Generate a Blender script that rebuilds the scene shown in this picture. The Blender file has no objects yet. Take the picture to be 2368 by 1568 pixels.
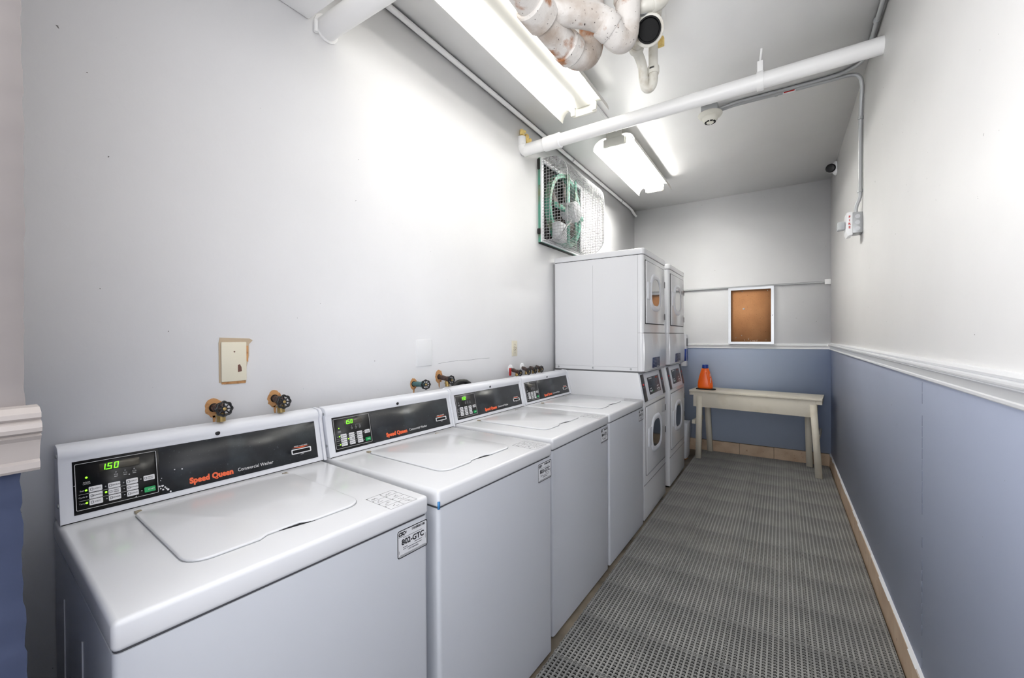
import bpy, bmesh, math, random
from mathutils import Vector, Matrix
random.seed(7)
PI = math.pi
sc = bpy.context.scene
COL = sc.collection

# ---------------------------------------------------------------- camera
F_PX = 963.82
cam_d = bpy.data.cameras.new('camera')
cam_d.sensor_fit = 'HORIZONTAL'; cam_d.sensor_width = 36.0
cam_d.lens = F_PX / 2368 * 36.0
cam_d.clip_start = 0.02
cam = bpy.data.objects.new('camera', cam_d)
COL.objects.link(cam)
yaw, pit, rol = 0.573905, -0.006921, -0.005673
Fv = Vector((-math.sin(yaw) * math.cos(pit), math.cos(yaw) * math.cos(pit), math.sin(pit)))
R0 = Vector((math.cos(yaw), math.sin(yaw), 0)); U0 = R0.cross(Fv)
Rv = R0 * math.cos(rol) + U0 * math.sin(rol)
Uv = -R0 * math.sin(rol) + U0 * math.cos(rol)
M = Matrix((( Rv.x, Uv.x, -Fv.x, 1.52607), (Rv.y, Uv.y, -Fv.y, 0.0), (Rv.z, Uv.z, -Fv.z, 1.31622), (0, 0, 0, 1)))
cam.matrix_world = M
sc.camera = cam

# ---------------------------------------------------------------- world, lights, exposure
world = bpy.data.worlds.new('world'); sc.world = world
world.use_nodes = True
world.node_tree.nodes['Background'].inputs[0].default_value = (0.93, 0.95, 1.0, 1)
world.node_tree.nodes['Background'].inputs[1].default_value = 1.2
TUBE_LONG, TUBE_SHORT = 6.2, 50.0
fill_d = bpy.data.lights.new('fill_light', 'AREA'); fill_d.shape = 'RECTANGLE'; fill_d.size = 1.2; fill_d.size_y = 0.6; fill_d.energy = 34
fill_o = bpy.data.objects.new('fill_light', fill_d); COL.objects.link(fill_o); fill_o.location = (1.15, -1.0, 1.4); fill_o.rotation_euler = (PI - 0.55, 0, 0)   # added fill light behind the camera, aimed up at the ceiling
sc.view_settings.view_transform = 'Standard'
sc.view_settings.look = 'None'
sc.view_settings.exposure = 0.74
sc.view_settings.gamma = 1.0
sc.view_settings.use_curve_mapping = False
sc.cycles.max_bounces = 16
sc.cycles.diffuse_bounces = 14
sc.cycles.sample_clamp_indirect = 6.0
try:
    sc.cycles.use_denoising = True
except Exception:
    pass

# ---------------------------------------------------------------- room numbers
W, H, YB, Y0 = 1.9356, 2.8458, 5.159, -1.6
RAIL = 1.1628
TILE = 0.1309

# ---------------------------------------------------------------- materials
def lin(c):
    def f(v):
        v /= 255.0
        return v / 12.92 if v <= 0.04045 else ((v + 0.055) / 1.055) ** 2.4
    return (f(c[0]), f(c[1]), f(c[2]), 1)

MATS = {}
def mat(name, rgb, rough=0.5, metal=0.0, noise=None, bump=None, coat=0.0, emit=None, alpha=None, trans=0.0, spec=None, mottle=None, ior=None):
    """noise=(rgb2, scale, lo, hi) mixes in a second colour in blotches; bump=(scale, strength)"""
    if name in MATS: return MATS[name]
    m = bpy.data.materials.new(name); m.use_nodes = True
    nt = m.node_tree; b = nt.nodes['Principled BSDF']
    b.inputs['Base Color'].default_value = lin(rgb)
    b.inputs['Roughness'].default_value = rough
    b.inputs['Metallic'].default_value = metal
    if coat: b.inputs['Coat Weight'].default_value = coat; b.inputs['Coat Roughness'].default_value = 0.08
    if trans: b.inputs['Transmission Weight'].default_value = trans
    if spec is not None: b.inputs['Specular IOR Level'].default_value = spec
    if ior: b.inputs['IOR'].default_value = ior
    if emit:
        b.inputs['Emission Color'].default_value = lin(emit[0]); b.inputs['Emission Strength'].default_value = emit[1]
    tc = None
    def coords():
        nonlocal tc
        if tc is None: tc = nt.nodes.new('ShaderNodeTexCoord')
        return tc.outputs['Object']
    prev = None
    for nz in ([noise] if noise else []) + (mottle or []):
        rgb2, scale, lo, hi = nz
        n = nt.nodes.new('ShaderNodeTexNoise'); n.inputs['Scale'].default_value = scale; n.inputs['Detail'].default_value = 6
        nt.links.new(coords(), n.inputs['Vector'])
        r = nt.nodes.new('ShaderNodeMapRange'); r.inputs[1].default_value = lo; r.inputs[2].default_value = hi
        nt.links.new(n.outputs['Fac'], r.inputs[0])
        mx = nt.nodes.new('ShaderNodeMix'); mx.data_type = 'RGBA'
        nt.links.new(r.outputs[0], mx.inputs[0])
        if prev is None: mx.inputs[6].default_value = lin(rgb)
        else: nt.links.new(prev, mx.inputs[6])
        mx.inputs[7].default_value = lin(rgb2)
        prev = mx.outputs[2]
    if prev is not None: nt.links.new(prev, b.inputs['Base Color'])
    if bump:
        n = nt.nodes.new('ShaderNodeTexNoise'); n.inputs['Scale'].default_value = bump[0]; n.inputs['Detail'].default_value = 4
        nt.links.new(coords(), n.inputs['Vector'])
        bp_ = nt.nodes.new('ShaderNodeBump'); bp_.inputs['Strength'].default_value = bump[1]; bp_.inputs['Distance'].default_value = 0.01
        nt.links.new(n.outputs['Fac'], bp_.inputs['Height']); nt.links.new(bp_.outputs[0], b.inputs['Normal'])
    MATS[name] = m
    return m

def wall_mat(name, low, high, split, scuff=True):
    """plaster painted in two colours that meet at a fixed height"""
    m = mat(name, high, 0.55, bump=(38, 0.04))
    nt = m.node_tree; b = nt.nodes['Principled BSDF']
    g = nt.nodes.new('ShaderNodeNewGeometry'); s = nt.nodes.new('ShaderNodeSeparateXYZ')
    nt.links.new(g.outputs['Position'], s.inputs[0])
    gt = nt.nodes.new('ShaderNodeMath'); gt.operation = 'GREATER_THAN'; gt.inputs[1].default_value = split
    nt.links.new(s.outputs[2], gt.inputs[0])
    mx = nt.nodes.new('ShaderNodeMix'); mx.data_type = 'RGBA'
    mx.inputs[6].default_value = lin(low); mx.inputs[7].default_value = lin(high)
    nt.links.new(gt.outputs[0], mx.inputs[0])
    n = nt.nodes.new('ShaderNodeTexNoise'); n.inputs['Scale'].default_value = 1.7; n.inputs['Detail'].default_value = 8
    nt.links.new(g.outputs['Position'], n.inputs['Vector'])
    r = nt.nodes.new('ShaderNodeMapRange'); r.inputs[1].default_value = 0.3; r.inputs[2].default_value = 0.75
    r.inputs[3].default_value = 1.0; r.inputs[4].default_value = 0.94
    nt.links.new(n.outputs['Fac'], r.inputs[0])
    mu = nt.nodes.new('ShaderNodeMix'); mu.data_type = 'RGBA'; mu.blend_type = 'MULTIPLY'; mu.inputs[0].default_value = 1
    nt.links.new(mx.outputs[2], mu.inputs[6]); nt.links.new(r.outputs[0], mu.inputs[7])
    last = mu.outputs[2]
    if scuff:   # sparse specks and nicks
        v = nt.nodes.new('ShaderNodeTexNoise'); v.inputs['Scale'].default_value = 55; v.inputs['Detail'].default_value = 3
        nt.links.new(g.outputs['Position'], v.inputs['Vector'])
        r2 = nt.nodes.new('ShaderNodeMapRange'); r2.inputs[1].default_value = 0.765; r2.inputs[2].default_value = 0.785
        nt.links.new(v.outputs['Fac'], r2.inputs[0])
        m2 = nt.nodes.new('ShaderNodeMix'); m2.data_type = 'RGBA'
        nt.links.new(r2.outputs[0], m2.inputs[0]); nt.links.new(last, m2.inputs[6]); m2.inputs[7].default_value = lin((120, 118, 116))
        last = m2.outputs[2]
    nt.links.new(last, b.inputs['Base Color'])
    return m

BLUE = (196, 205, 228)
WHITE = (243, 243, 244)
M_wall_left = wall_mat('plaster_white', WHITE, WHITE, -5)
M_wall_right = wall_mat('plaster_blue_white', BLUE, (243, 242, 241), 1.19)
M_wall_back = wall_mat('plaster_blue_white_back', (190, 204, 228), (242, 242, 243), 1.19)
M_ceil = wall_mat('ceiling_paint', WHITE, (250, 250, 250), -5, False)
M_enamel = mat('white_enamel', (224, 225, 228), 0.22, coat=0.3)
M_enamel2 = mat('white_enamel_shaded', (208, 211, 217), 0.3)  # darker copy of the enamel, shade below the tops put into the colour
M_console = mat('white_plastic', (228, 230, 236), 0.35)
M_panel = mat('dark_panel', (30, 33, 38), 0.38, noise=((66, 74, 80), 9, 0.5, 0.8), mottle=[((92, 100, 104), 170, 0.66, 0.76)])
M_keypad = mat('keypad_black', (14, 14, 16), 0.35)
M_white = mat('print_white', (225, 225, 228), 0.5)
M_grey = mat('print_grey', (150, 150, 155), 0.5)
M_black = mat('print_black', (22, 22, 26), 0.5)
M_red = mat('print_red', (238, 104, 60), 0.45)
M_green = mat('start_green', (20, 160, 88), 0.4)
M_led = mat('led_lit', (150, 230, 40), 0.4, emit=((140, 255, 40), 1.1))
M_digit = mat('display_digits', (110, 240, 20), 0.4, emit=((105, 255, 20), 1.3))
M_disp = mat('display_window', (78, 74, 66), 0.25)
M_gap = mat('gap_dark', (18, 18, 20), 0.8)
M_paint = mat('pipe_paint', (234, 234, 234), 0.38)
M_trimw = mat('trim_white', (238, 239, 241), 0.35)
M_rust = mat('pipe_paint_rusty', (212, 208, 204), 0.5, noise=((172, 158, 146), 7, 0.46, 0.66), mottle=[((156, 100, 58), 11, 0.58, 0.68), ((64, 54, 50), 80, 0.66, 0.70)], bump=(30, 0.4))
M_pvc = mat('pvc_white', (214, 212, 204), 0.35, noise=((168, 156, 136), 10, 0.50, 0.70))
M_galv = mat('galvanised', (172, 174, 176), 0.4, metal=0.35)
M_alu = mat('aluminium', (190, 192, 195), 0.35, metal=0.7)
M_refl = mat('reflector_enamel', (196, 195, 188), 0.35)
M_cream = mat('cream_paint', (228, 221, 205), 0.55, noise=((208, 198, 178), 6, 0.55, 0.8), mottle=[((110, 90, 60), 40, 0.74, 0.77)])
M_cork = mat('cork', (208, 150, 102), 0.8, noise=((184, 126, 82), 5, 0.35, 0.75), mottle=[((118, 74, 42), 120, 0.62, 0.72)])
M_orange = mat('orange_plastic', (252, 108, 26), 0.3)
M_bluecap = mat('blue_plastic', (32, 62, 150), 0.35)
M_blackp = mat('black_rubber', (16, 16, 17), 0.5)
M_iron = mat('black_iron', (20, 20, 22), 0.32)
M_brass = mat('brass', (176, 150, 96), 0.35, metal=0.8)
M_brown = mat('brown_pipe', (78, 60, 54), 0.5, metal=0.3)
M_ply = mat('torn_drywall', (200, 150, 100), 0.85, noise=((150, 100, 60), 60, 0.5, 0.7))
M_paper = mat('torn_paper', (190, 172, 148), 0.85)
M_ivory = mat('ivory_plastic', (226, 220, 200), 0.35)
M_tilebase = mat('tile_beige', (204, 180, 154), 0.4, noise=((178, 150, 124), 7, 0.4, 0.75), mottle=[((150, 110, 84), 30, 0.66, 0.74)])
M_grout = mat('grout', (96, 84, 72), 0.9)
M_floor = mat('floor_tile', (150, 138, 120), 0.6, noise=((96, 88, 78), 5, 0.4, 0.7))
M_mat = mat('mat_grey', (152, 151, 147), 0.5, noise=((112, 112, 111), 3.0, 0.4, 0.7))
M_wire = mat('guard_wire', (168, 168, 170), 0.5, metal=0.2, noise=((110, 110, 110), 40, 0.5, 0.65))
M_teal = mat('teal_paint', (86, 150, 130), 0.55, noise=((120, 130, 104), 9, 0.5, 0.7), mottle=[((96, 62, 40), 16, 0.62, 0.7)])
M_dark = mat('fan_dark', (32, 32, 32), 0.7)
M_motor = mat('motor_grey', (196, 198, 200), 0.5, noise=((120, 120, 120), 14, 0.55, 0.7))
M_foam = mat('yellow_foam', (240, 214, 140), 0.9, noise=((214, 174, 96), 30, 0.5, 0.7))
M_glass = mat('door_glass', (38, 40, 42), 0.08, coat=0.15, spec=0.5)
M_drum = mat('window_glass', (62, 60, 58), 0.04, spec=1.0, coat=1.0)
M_blackhole = mat('hose_black', (7, 7, 8), 0.6, spec=.2)
M_redhandle = mat('red_paint', (186, 32, 30), 0.4)
M_sticker = mat('sticker_paper', (218, 219, 222), 0.5)
M_bluelabel = mat('blue_label', (48, 60, 96), 0.5)
M_clear = mat('clear_lens', (225, 228, 230), 0.08, trans=0.5, ior=1.3)
M_tube_long = mat('lamp_tube_long', (255, 255, 255), 0.4, emit=((255, 253, 248), TUBE_LONG))
M_tube_short = mat('lamp_tube_short', (255, 255, 255), 0.4, emit=((255, 253, 248), TUBE_SHORT))

# ---------------------------------------------------------------- mesh builder
class MB:
    def __init__(self): self.bm = bmesh.new()
    def _add(self, verts, faces, mx=None):
        vs = [self.bm.verts.new(mx @ Vector(v) if mx else Vector(v)) for v in verts]
        fs = []
        for f in faces:
            try: fs.append(self.bm.faces.new([vs[i] for i in f]))
            except ValueError: pass
        return vs, fs
    def box(self, a, b, mx=None, bev=0.0, seg=2):
        x0, x1 = sorted((a[0], b[0])); y0, y1 = sorted((a[1], b[1])); z0, z1 = sorted((a[2], b[2]))
        v = [(x0,y0,z0),(x1,y0,z0),(x1,y1,z0),(x0,y1,z0),(x0,y0,z1),(x1,y0,z1),(x1,y1,z1),(x0,y1,z1)]
        f = [(0,3,2,1),(4,5,6,7),(0,1,5,4),(1,2,6,5),(2,3,7,6),(3,0,4,7)]
        vs, fs = self._add(v, f, mx)
        if bev > 0:
            es = list({e for q in fs for e in q.edges})
            bmesh.ops.bevel(self.bm, geom=es, offset=bev, segments=seg, affect='EDGES', profile=0.5)
        return self
    def prism(self, prof, axis, a, b, mx=None, bev=0.0, seg=2):
        """extrude a closed 2D profile along an axis. axis 'y': prof=(x,z); 'x': prof=(y,z); 'z': prof=(x,y)"""
        def P(u, v, t):
            return {'y': (u, t, v), 'x': (t, u, v), 'z': (u, v, t)}[axis]
        n = len(prof)
        v = [P(u, w, a) for u, w in prof] + [P(u, w, b) for u, w in prof]
        f = [tuple(range(n))[::-1], tuple(range(n, 2 * n))] + [(i, (i + 1) % n, n + (i + 1) % n, n + i) for i in range(n)]
        vs, fs = self._add(v, f, mx)
        bmesh.ops.recalc_face_normals(self.bm, faces=fs)
        if bev > 0:
            es = list({e for q in fs[:2] for e in q.edges})
            bmesh.ops.bevel(self.bm, geom=es, offset=bev, segments=seg, affect='EDGES', profile=0.5)
        return self
    def ring(self, outer, inner, axis, a, b, mx=None):
        """extruded frame between two profiles of the same length"""
        def P(u, v, t):
            return {'y': (u, t, v), 'x': (t, u, v), 'z': (u, v, t)}[axis]
        n = len(outer)
        v = [P(*p, a) for p in outer] + [P(*p, a) for p in inner] + [P(*p, b) for p in outer] + [P(*p, b) for p in inner]
        f = []
        for i in range(n):
            j = (i + 1) % n
            f += [(i, j, n + j, n + i), (2*n + i, 3*n + i, 3*n + j, 2*n + j), (i, 2*n + i, 2*n + j, j), (n + i, n + j, 3*n + j, 3*n + i)]
        vs, fs = self._add(v, f, mx)
        bmesh.ops.recalc_face_normals(self.bm, faces=fs)
        return self
    def tube(self, pts, r, n=16, mx=None, cap=True):
        """sweep a circle along points; r a number or a list"""
        P = [Vector(p) for p in pts]
        if mx: P = [mx @ p for p in P]
        rs = r if isinstance(r, (list, tuple)) else [r] * len(P)
        T = []
        for i in range(len(P)):
            a = P[max(i - 1, 0)]; b = P[min(i + 1, len(P) - 1)]
            T.append((b - a).normalized() if (b - a).length > 1e-9 else (T[-1] if T else Vector((0, 0, 1))))
        ref = Vector((0, 0, 1)) if abs(T[0].z) < 0.9 else Vector((1, 0, 0))
        nrm = T[0].cross(ref).normalized()
        rings = []
        for i, p in enumerate(P):
            if i:
                q = T[i - 1].rotation_difference(T[i]); nrm = (q @ nrm).normalized()
            bn = T[i].cross(nrm)
            rings.append([self.bm.verts.new(p + (nrm * math.cos(2 * PI * k / n) + bn * math.sin(2 * PI * k / n)) * rs[i]) for k in range(n)])
        fs = []
        for a, b in zip(rings, rings[1:]):
            for k in range(n):
                fs.append(self.bm.faces.new((a[k], a[(k + 1) % n], b[(k + 1) % n], b[k])))
        if cap:
            fs.append(self.bm.faces.new(rings[0][::-1])); fs.append(self.bm.faces.new(rings[-1]))
        bmesh.ops.recalc_face_normals(self.bm, faces=fs)
        return self
    def lathe(self, prof, origin, axis, n=32):
        """prof = [(radius, distance along axis)]"""
        ax = Vector(axis).normalized(); o = Vector(origin)
        ref = Vector((0, 0, 1)) if abs(ax.z) < 0.9 else Vector((1, 0, 0))
        u = ax.cross(ref).normalized(); w = ax.cross(u)
        rings = []
        for r, t in prof:
            r = max(r, 1e-4)
            rings.append([self.bm.verts.new(o + ax * t + (u * math.cos(2*PI*k/n) + w * math.sin(2*PI*k/n)) * r) for k in range(n)])
        fs = []
        for a, b in zip(rings, rings[1:]):
            for k in range(n): fs.append(self.bm.faces.new((a[k], a[(k+1) % n], b[(k+1) % n], b[k])))
        fs.append(self.bm.faces.new(rings[0][::-1])); fs.append(self.bm.faces.new(rings[-1]))
        bmesh.ops.recalc_face_normals(self.bm, faces=fs)
        return self
    def build(self, name, m, parent=None, smooth=True, ang=0.6):
        me = bpy.data.meshes.new(name)
        bm = self.bm
        if smooth:
            for f in bm.faces: f.smooth = True
            for e in bm.edges:
                if len(e.link_faces) == 2:
                    if e.calc_face_angle(3) > ang: e.smooth = False
                else: e.smooth = False
        bm.to_mesh(me); bm.free()
        for mm in (m if isinstance(m, (list, tuple)) else [m]): me.materials.append(mm)
        o = bpy.data.objects.new(name, me); COL.objects.link(o)
        if parent is not None: o.parent = parent
        return o

def smooth_path(pts, k=6):
    """Catmull-Rom through the points"""
    P = [Vector(p) for p in pts]; out = []
    for i in range(len(P) - 1):
        p0 = P[max(i-1, 0)]; p1 = P[i]; p2 = P[i+1]; p3 = P[min(i+2, len(P)-1)]
        for j in range(k):
            t = j / k
            out.append(0.5 * ((2*p1) + (-p0 + p2) * t + (2*p0 - 5*p1 + 4*p2 - p3) * t*t + (-p0 + 3*p1 - 3*p2 + p3) * t**3))
    out.append(P[-1]); return out

def round_rect(u0, v0, u1, v1, r, n=5):
    out = []
    for cx, cy, a in ((u1 - r, v1 - r, 0), (u0 + r, v1 - r, 90), (u0 + r, v0 + r, 180), (u1 - r, v0 + r, 270)):
        for k in range(n + 1):
            t = math.radians(a + 90 * k / n); out.append((cx + r * math.cos(t), cy + r * math.sin(t)))
    return out
def super_ell(cu, cv, a, b, p=3.0, n=40, egg=0.0):
    out = []
    for k in range(n):
        t = 2 * PI * k / n; c, s = math.cos(t), math.sin(t)
        u = math.copysign(abs(c) ** (2 / p), c); v = math.copysign(abs(s) ** (2 / p), s)
        out.append((cu + a * u * (1 - egg * max(v, 0)), cv + b * v))
    return out

def empty(name, loc=(0, 0, 0), rz=0.0):
    o = bpy.data.objects.new(name, None); COL.objects.link(o)
    o.location = loc; o.rotation_euler = (0, 0, rz); o.empty_display_size = 0.05
    return o
def tag(o, label=None, cat=None, group=None, kind=None):
    if label: o['label'] = label
    if cat: o['category'] = cat
    if group: o['group'] = group
    if kind: o['kind'] = kind
    return o
def struct(o): o['kind'] = 'structure'; return o
def kids(o): return [c for c in list(COL.objects) if c.parent == o]
def copy_tree(o, parent=None):
    c = o.copy(); COL.objects.link(c); c.parent = parent
    for ch in kids(o): copy_tree(ch, c)
    return c

def text_into(mb, s, size, mx, align='CENTER', bold=0.0, sx=1.0, shear=0.0, space=1.0, ext=0.0003):
    """letters as thin geometry, laid in mx's xy plane"""
    cu = bpy.data.curves.new('lettering_curve', 'FONT'); cu.body = s; cu.size = size
    cu.align_x = align; cu.align_y = 'CENTER'; cu.offset = bold; cu.shear = shear; cu.space_character = space
    cu.resolution_u = 3; cu.extrude = ext
    ob = bpy.data.objects.new('lettering_tmp', cu); COL.objects.link(ob)
    dg = bpy.context.evaluated_depsgraph_get()
    me = bpy.data.meshes.new_from_object(ob.evaluated_get(dg))
    S = Matrix.Diagonal((sx, 1, 1, 1))
    vs = [mb.bm.verts.new(mx @ (S @ v.co)) for v in me.vertices]
    for p in me.polygons:
        try: mb.bm.faces.new([vs[i] for i in p.vertices])
        except ValueError: pass
    bpy.data.objects.remove(ob); bpy.data.meshes.remove(me); bpy.data.curves.remove(cu)

# ================================================================ SETTING
mb = MB(); mb.box((-0.1, Y0, -0.05), (W + 0.1, YB + 0.1, 0.0)); struct(mb.build('floor', M_floor))
mb = MB(); mb.box((-0.1, Y0, H), (W + 0.1, YB + 0.1, H + 0.08)); struct(mb.build('ceiling', M_ceil))
mb = MB(); mb.box((-0.1, -0.15, 0), (0, YB + 0.1, H)); struct(mb.build('wall_left', M_wall_left))
mb = MB(); mb.box((W, Y0, 0), (W + 0.1, YB + 0.1, H)); struct(mb.build('wall_right', M_wall_right))
mb = MB(); mb.box((0, YB, 0), (W, YB + 0.1, H)); struct(mb.build('wall_back', M_wall_back))
mb = MB()
ck_ = [(1.640, 1.172), (1.70, 1.176), (1.80, 1.180), (1.90, 1.1775), (2.0, 1.181), (2.10, 1.180)]
for (ya_, za_), (yb_, zb_) in zip(ck_, ck_[1:]):
    mb.prism([(ya_, za_), (yb_, zb_), (yb_, zb_ + .0016), (ya_, za_ + .0012)], 'x', 0, .0006)
mb.build('plaster_crack', mat('crack_grey', (150, 150, 152), .8), bpy.data.objects['wall_left'])
# partition end beside the camera, with its ragged painted corner
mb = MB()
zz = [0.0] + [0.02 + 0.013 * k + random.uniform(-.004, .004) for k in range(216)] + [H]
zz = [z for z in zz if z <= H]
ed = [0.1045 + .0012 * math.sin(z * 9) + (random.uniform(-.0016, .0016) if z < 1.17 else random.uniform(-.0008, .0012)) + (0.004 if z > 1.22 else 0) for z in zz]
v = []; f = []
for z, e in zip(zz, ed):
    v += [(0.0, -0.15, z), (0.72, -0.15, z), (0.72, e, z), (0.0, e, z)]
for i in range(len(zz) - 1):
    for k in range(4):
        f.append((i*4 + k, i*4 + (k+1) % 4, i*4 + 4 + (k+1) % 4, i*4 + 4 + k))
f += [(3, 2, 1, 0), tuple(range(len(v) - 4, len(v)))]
mb._add(v, f); struct(mb.build('wall_near_left', wall_mat('plaster_partition_shaded', (80, 90, 120), (172, 165, 164), 1.19), ang=0.3))  # blue and white darkened here, the stub's shade is put into the paint
# soffit at the top of the left wall
mb = MB(); mb.box((0.0, -0.15, 2.536), (0.42, 0.932, H), bev=0.006); struct(mb.build('ceiling_soffit', M_ceil))

def rail_profile(zb, zt, d):
    h = zt - zb
    return [(0, zb), (d*.42, zb), (d*.50, zb+h*.04), (d*.50, zb+h*.13), (d*.38, zb+h*.17), (d*.44, zb+h*.24), (d*.50, zb+h*.36), (d*.66, zb+h*.48), (d*.86, zb+h*.55), (d*.72, zb+h*.58), (d*.96, zb+h*.62), (d, zb+h*.68),
            (d*.96, zb+h*.75), (d*.70, zb+h*.79), (d*.84, zb+h*.83), (d*.84, zb+h*.90), (d*.5, zb+h*.98), (0, zt)]
mb = MB(); mb.prism([(W - d, z) for d, z in rail_profile(1.163, 1.234, .024)], 'y', Y0, YB)
struct(mb.build('trim_1', M_trimw, ang=0.3))
mb = MB(); mb.prism([(YB - d, z) for d, z in rail_profile(1.168, 1.222, .02)], 'x', 0.0, W - .0)
struct(mb.build('trim_2', M_trimw, ang=0.3))
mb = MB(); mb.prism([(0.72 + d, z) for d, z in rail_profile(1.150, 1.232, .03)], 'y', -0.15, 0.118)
struct(mb.build('trim_3', mat('trim_shaded', (156, 149, 146), .45), ang=0.3))  # white rail greyed to carry the shade on the stub

# tiled baseboards
def tiles(name, along, a, b, pos, sign, step, first):
    mb = MB(); cap = MB()
    t = first
    while t < b:
        lo, hi = max(a, t + .0015), min(b, t + step - .0015)
        if hi > lo + .01:
            if along == 'y': mb.box((pos, lo, 0.001), (pos + sign*.011, hi, TILE - random.uniform(0, .002)), bev=.0015, seg=1)
            else: mb.box((lo, pos, 0.001), (hi, pos + sign*.011, TILE - random.uniform(0, .002)), bev=.0015, seg=1)
        t += step
    o = struct(mb.build(name, M_tilebase))
    g = MB()
    if along == 'y': g.box((pos, a, 0), (pos + sign*.0085, b, TILE - .003))
    else: g.box((a, pos, 0), (b, pos + sign*.0085, TILE - .003))
    g.build('grout', M_grout, o)
    c = MB()
    n = 60
    for k in range(n):
        s0 = a + (b - a) * k / n; s1 = a + (b - a) * (k + 1) / n; d = .010 + random.uniform(-.002, .003)
        if along == 'y': c.prism([(pos, TILE - .003), (pos + sign*d, TILE - .003), (pos + sign*.002, TILE + .009), (pos, TILE + .009)], 'y', s0, s1)
        else: c.prism([(pos, TILE - .003), (pos + sign*d*.5, TILE - .003), (pos, TILE + .004)], 'x', s0, s1)
    c.build('caulk_bead', M_trimw if along == 'y' else M_grout, o)
tiles('baseboard_right', 'y', Y0, YB, W, -1, 0.305, -1.6)
tiles('baseboard_back', 'x', 0.0, W - .011, YB, -1, 0.318, 0.505 - .318 * 2)
mb = MB()   # vertical panel joint in the blue wall
for k in range(26):
    z0 = .15 + k * .0385
    if random.random() < .85: mb.box((W - .0006, 1.981 + random.uniform(-.0008, .0008), z0), (W, 1.9835, z0 + .036))
struct(mb.build('trim_4', mat('joint_line', (120, 128, 150), .8)))

# ================================================================ DRAINAGE MAT
TW, TL = 0.2950, 0.3015
def mat_tile_mesh():
    mb = MB()
    nx, ny = 15, 18
    px, py = (TW - .003) / nx, (TL - .003) / ny
    for i in range(nx):
        x = .0015 + px * (i + .5)
        mb.box((x - .0033, .0015, .0125), (x + .0033, TL - .0015, .0175))
    for j in range(ny):
        y = .0015 + py * (j + .5)
        mb.box((.0015, y - .0030, .0125), (TW - .0015, y + .0030, .0160))
        for i in range(nx - 1):
            x = .0015 + px * (i + 1)
            mb.box((x - .0026, y - .0030, .015), (x + .0026, y + .0024, .0182))
    mb.box((.0008, .0008, .0035), (.0022, TL - .0008, .0165)); mb.box((TW - .0022, .0008, .0035), (TW - .0008, TL - .0008, .0165))
    mb.box((.0008, .0008, .0035), (TW - .0008, .0022, .0165)); mb.box((.0008, TL - .0022, .0035), (TW - .0008, TL - .0008, .0165))
    for i in range(0, nx, 3):   # feet under the grid
        for j in range(0, ny, 3):
            x = .0015 + px * (i + .5); y = .0015 + py * (j + .5); mb.box((x - .003, y - .003, .003), (x + .003, y + .003, .0126))
    for j in range(6):   # loops and pegs on the tile's edges
        mb.box((-.006, .02 + j * .05, .004), (.001, .028 + j * .05, .010))
    return mb
dm = empty('drainage_mat', (0, 0, 0)); tag(dm, 'grey interlocking drainage mat with open grid covering the aisle floor', 'floor mat')
t0 = mat_tile_mesh().build('mat_tile', M_mat, dm, smooth=False)
first = True
for i in range(4):
    for j in range(17):
        o = t0 if first else t0.copy()
        if not first: COL.objects.link(o)
        first = False
        o.parent = dm
        o.location = (0.738 + i * TW, 0.01 + j * TL, 0.0)
u = MB(); u.box((0.74, 0.01, 0.0005), (1.915, 5.13, 0.003)); u.build('mat_hole_shade', mat('mat_shadow', (30, 29, 27), .9), dm)  # dark sheet added under the grid, paints the shade in its holes

# ================================================================ WASHERS
TB, TT, WW = 0.8199, 0.872, 0.650
TH = math.atan2(.0355, .158)
PV = Vector((-math.sin(TH), 0, math.cos(TH))); PN = Vector((math.cos(TH), 0, math.sin(TH)))
PO = Vector((-.5565, 0, .872))
# (u along the width, v up the slope, n out of the face) -> washer space
PM = Matrix(((0, PV.x, PN.x, PO.x), (1, PV.y, PN.y, PO.y), (0, PV.z, PN.z, PO.z), (0, 0, 0, 1)))
def slab(mb, u0, v0, u1, v1, n0, n1, bev=0): mb.box((u0, v0, n0), (u1, v1, n1), mx=PM, bev=bev)
def PT(u, v, n=.0): return PM @ Matrix.Translation((u, v, n))

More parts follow.
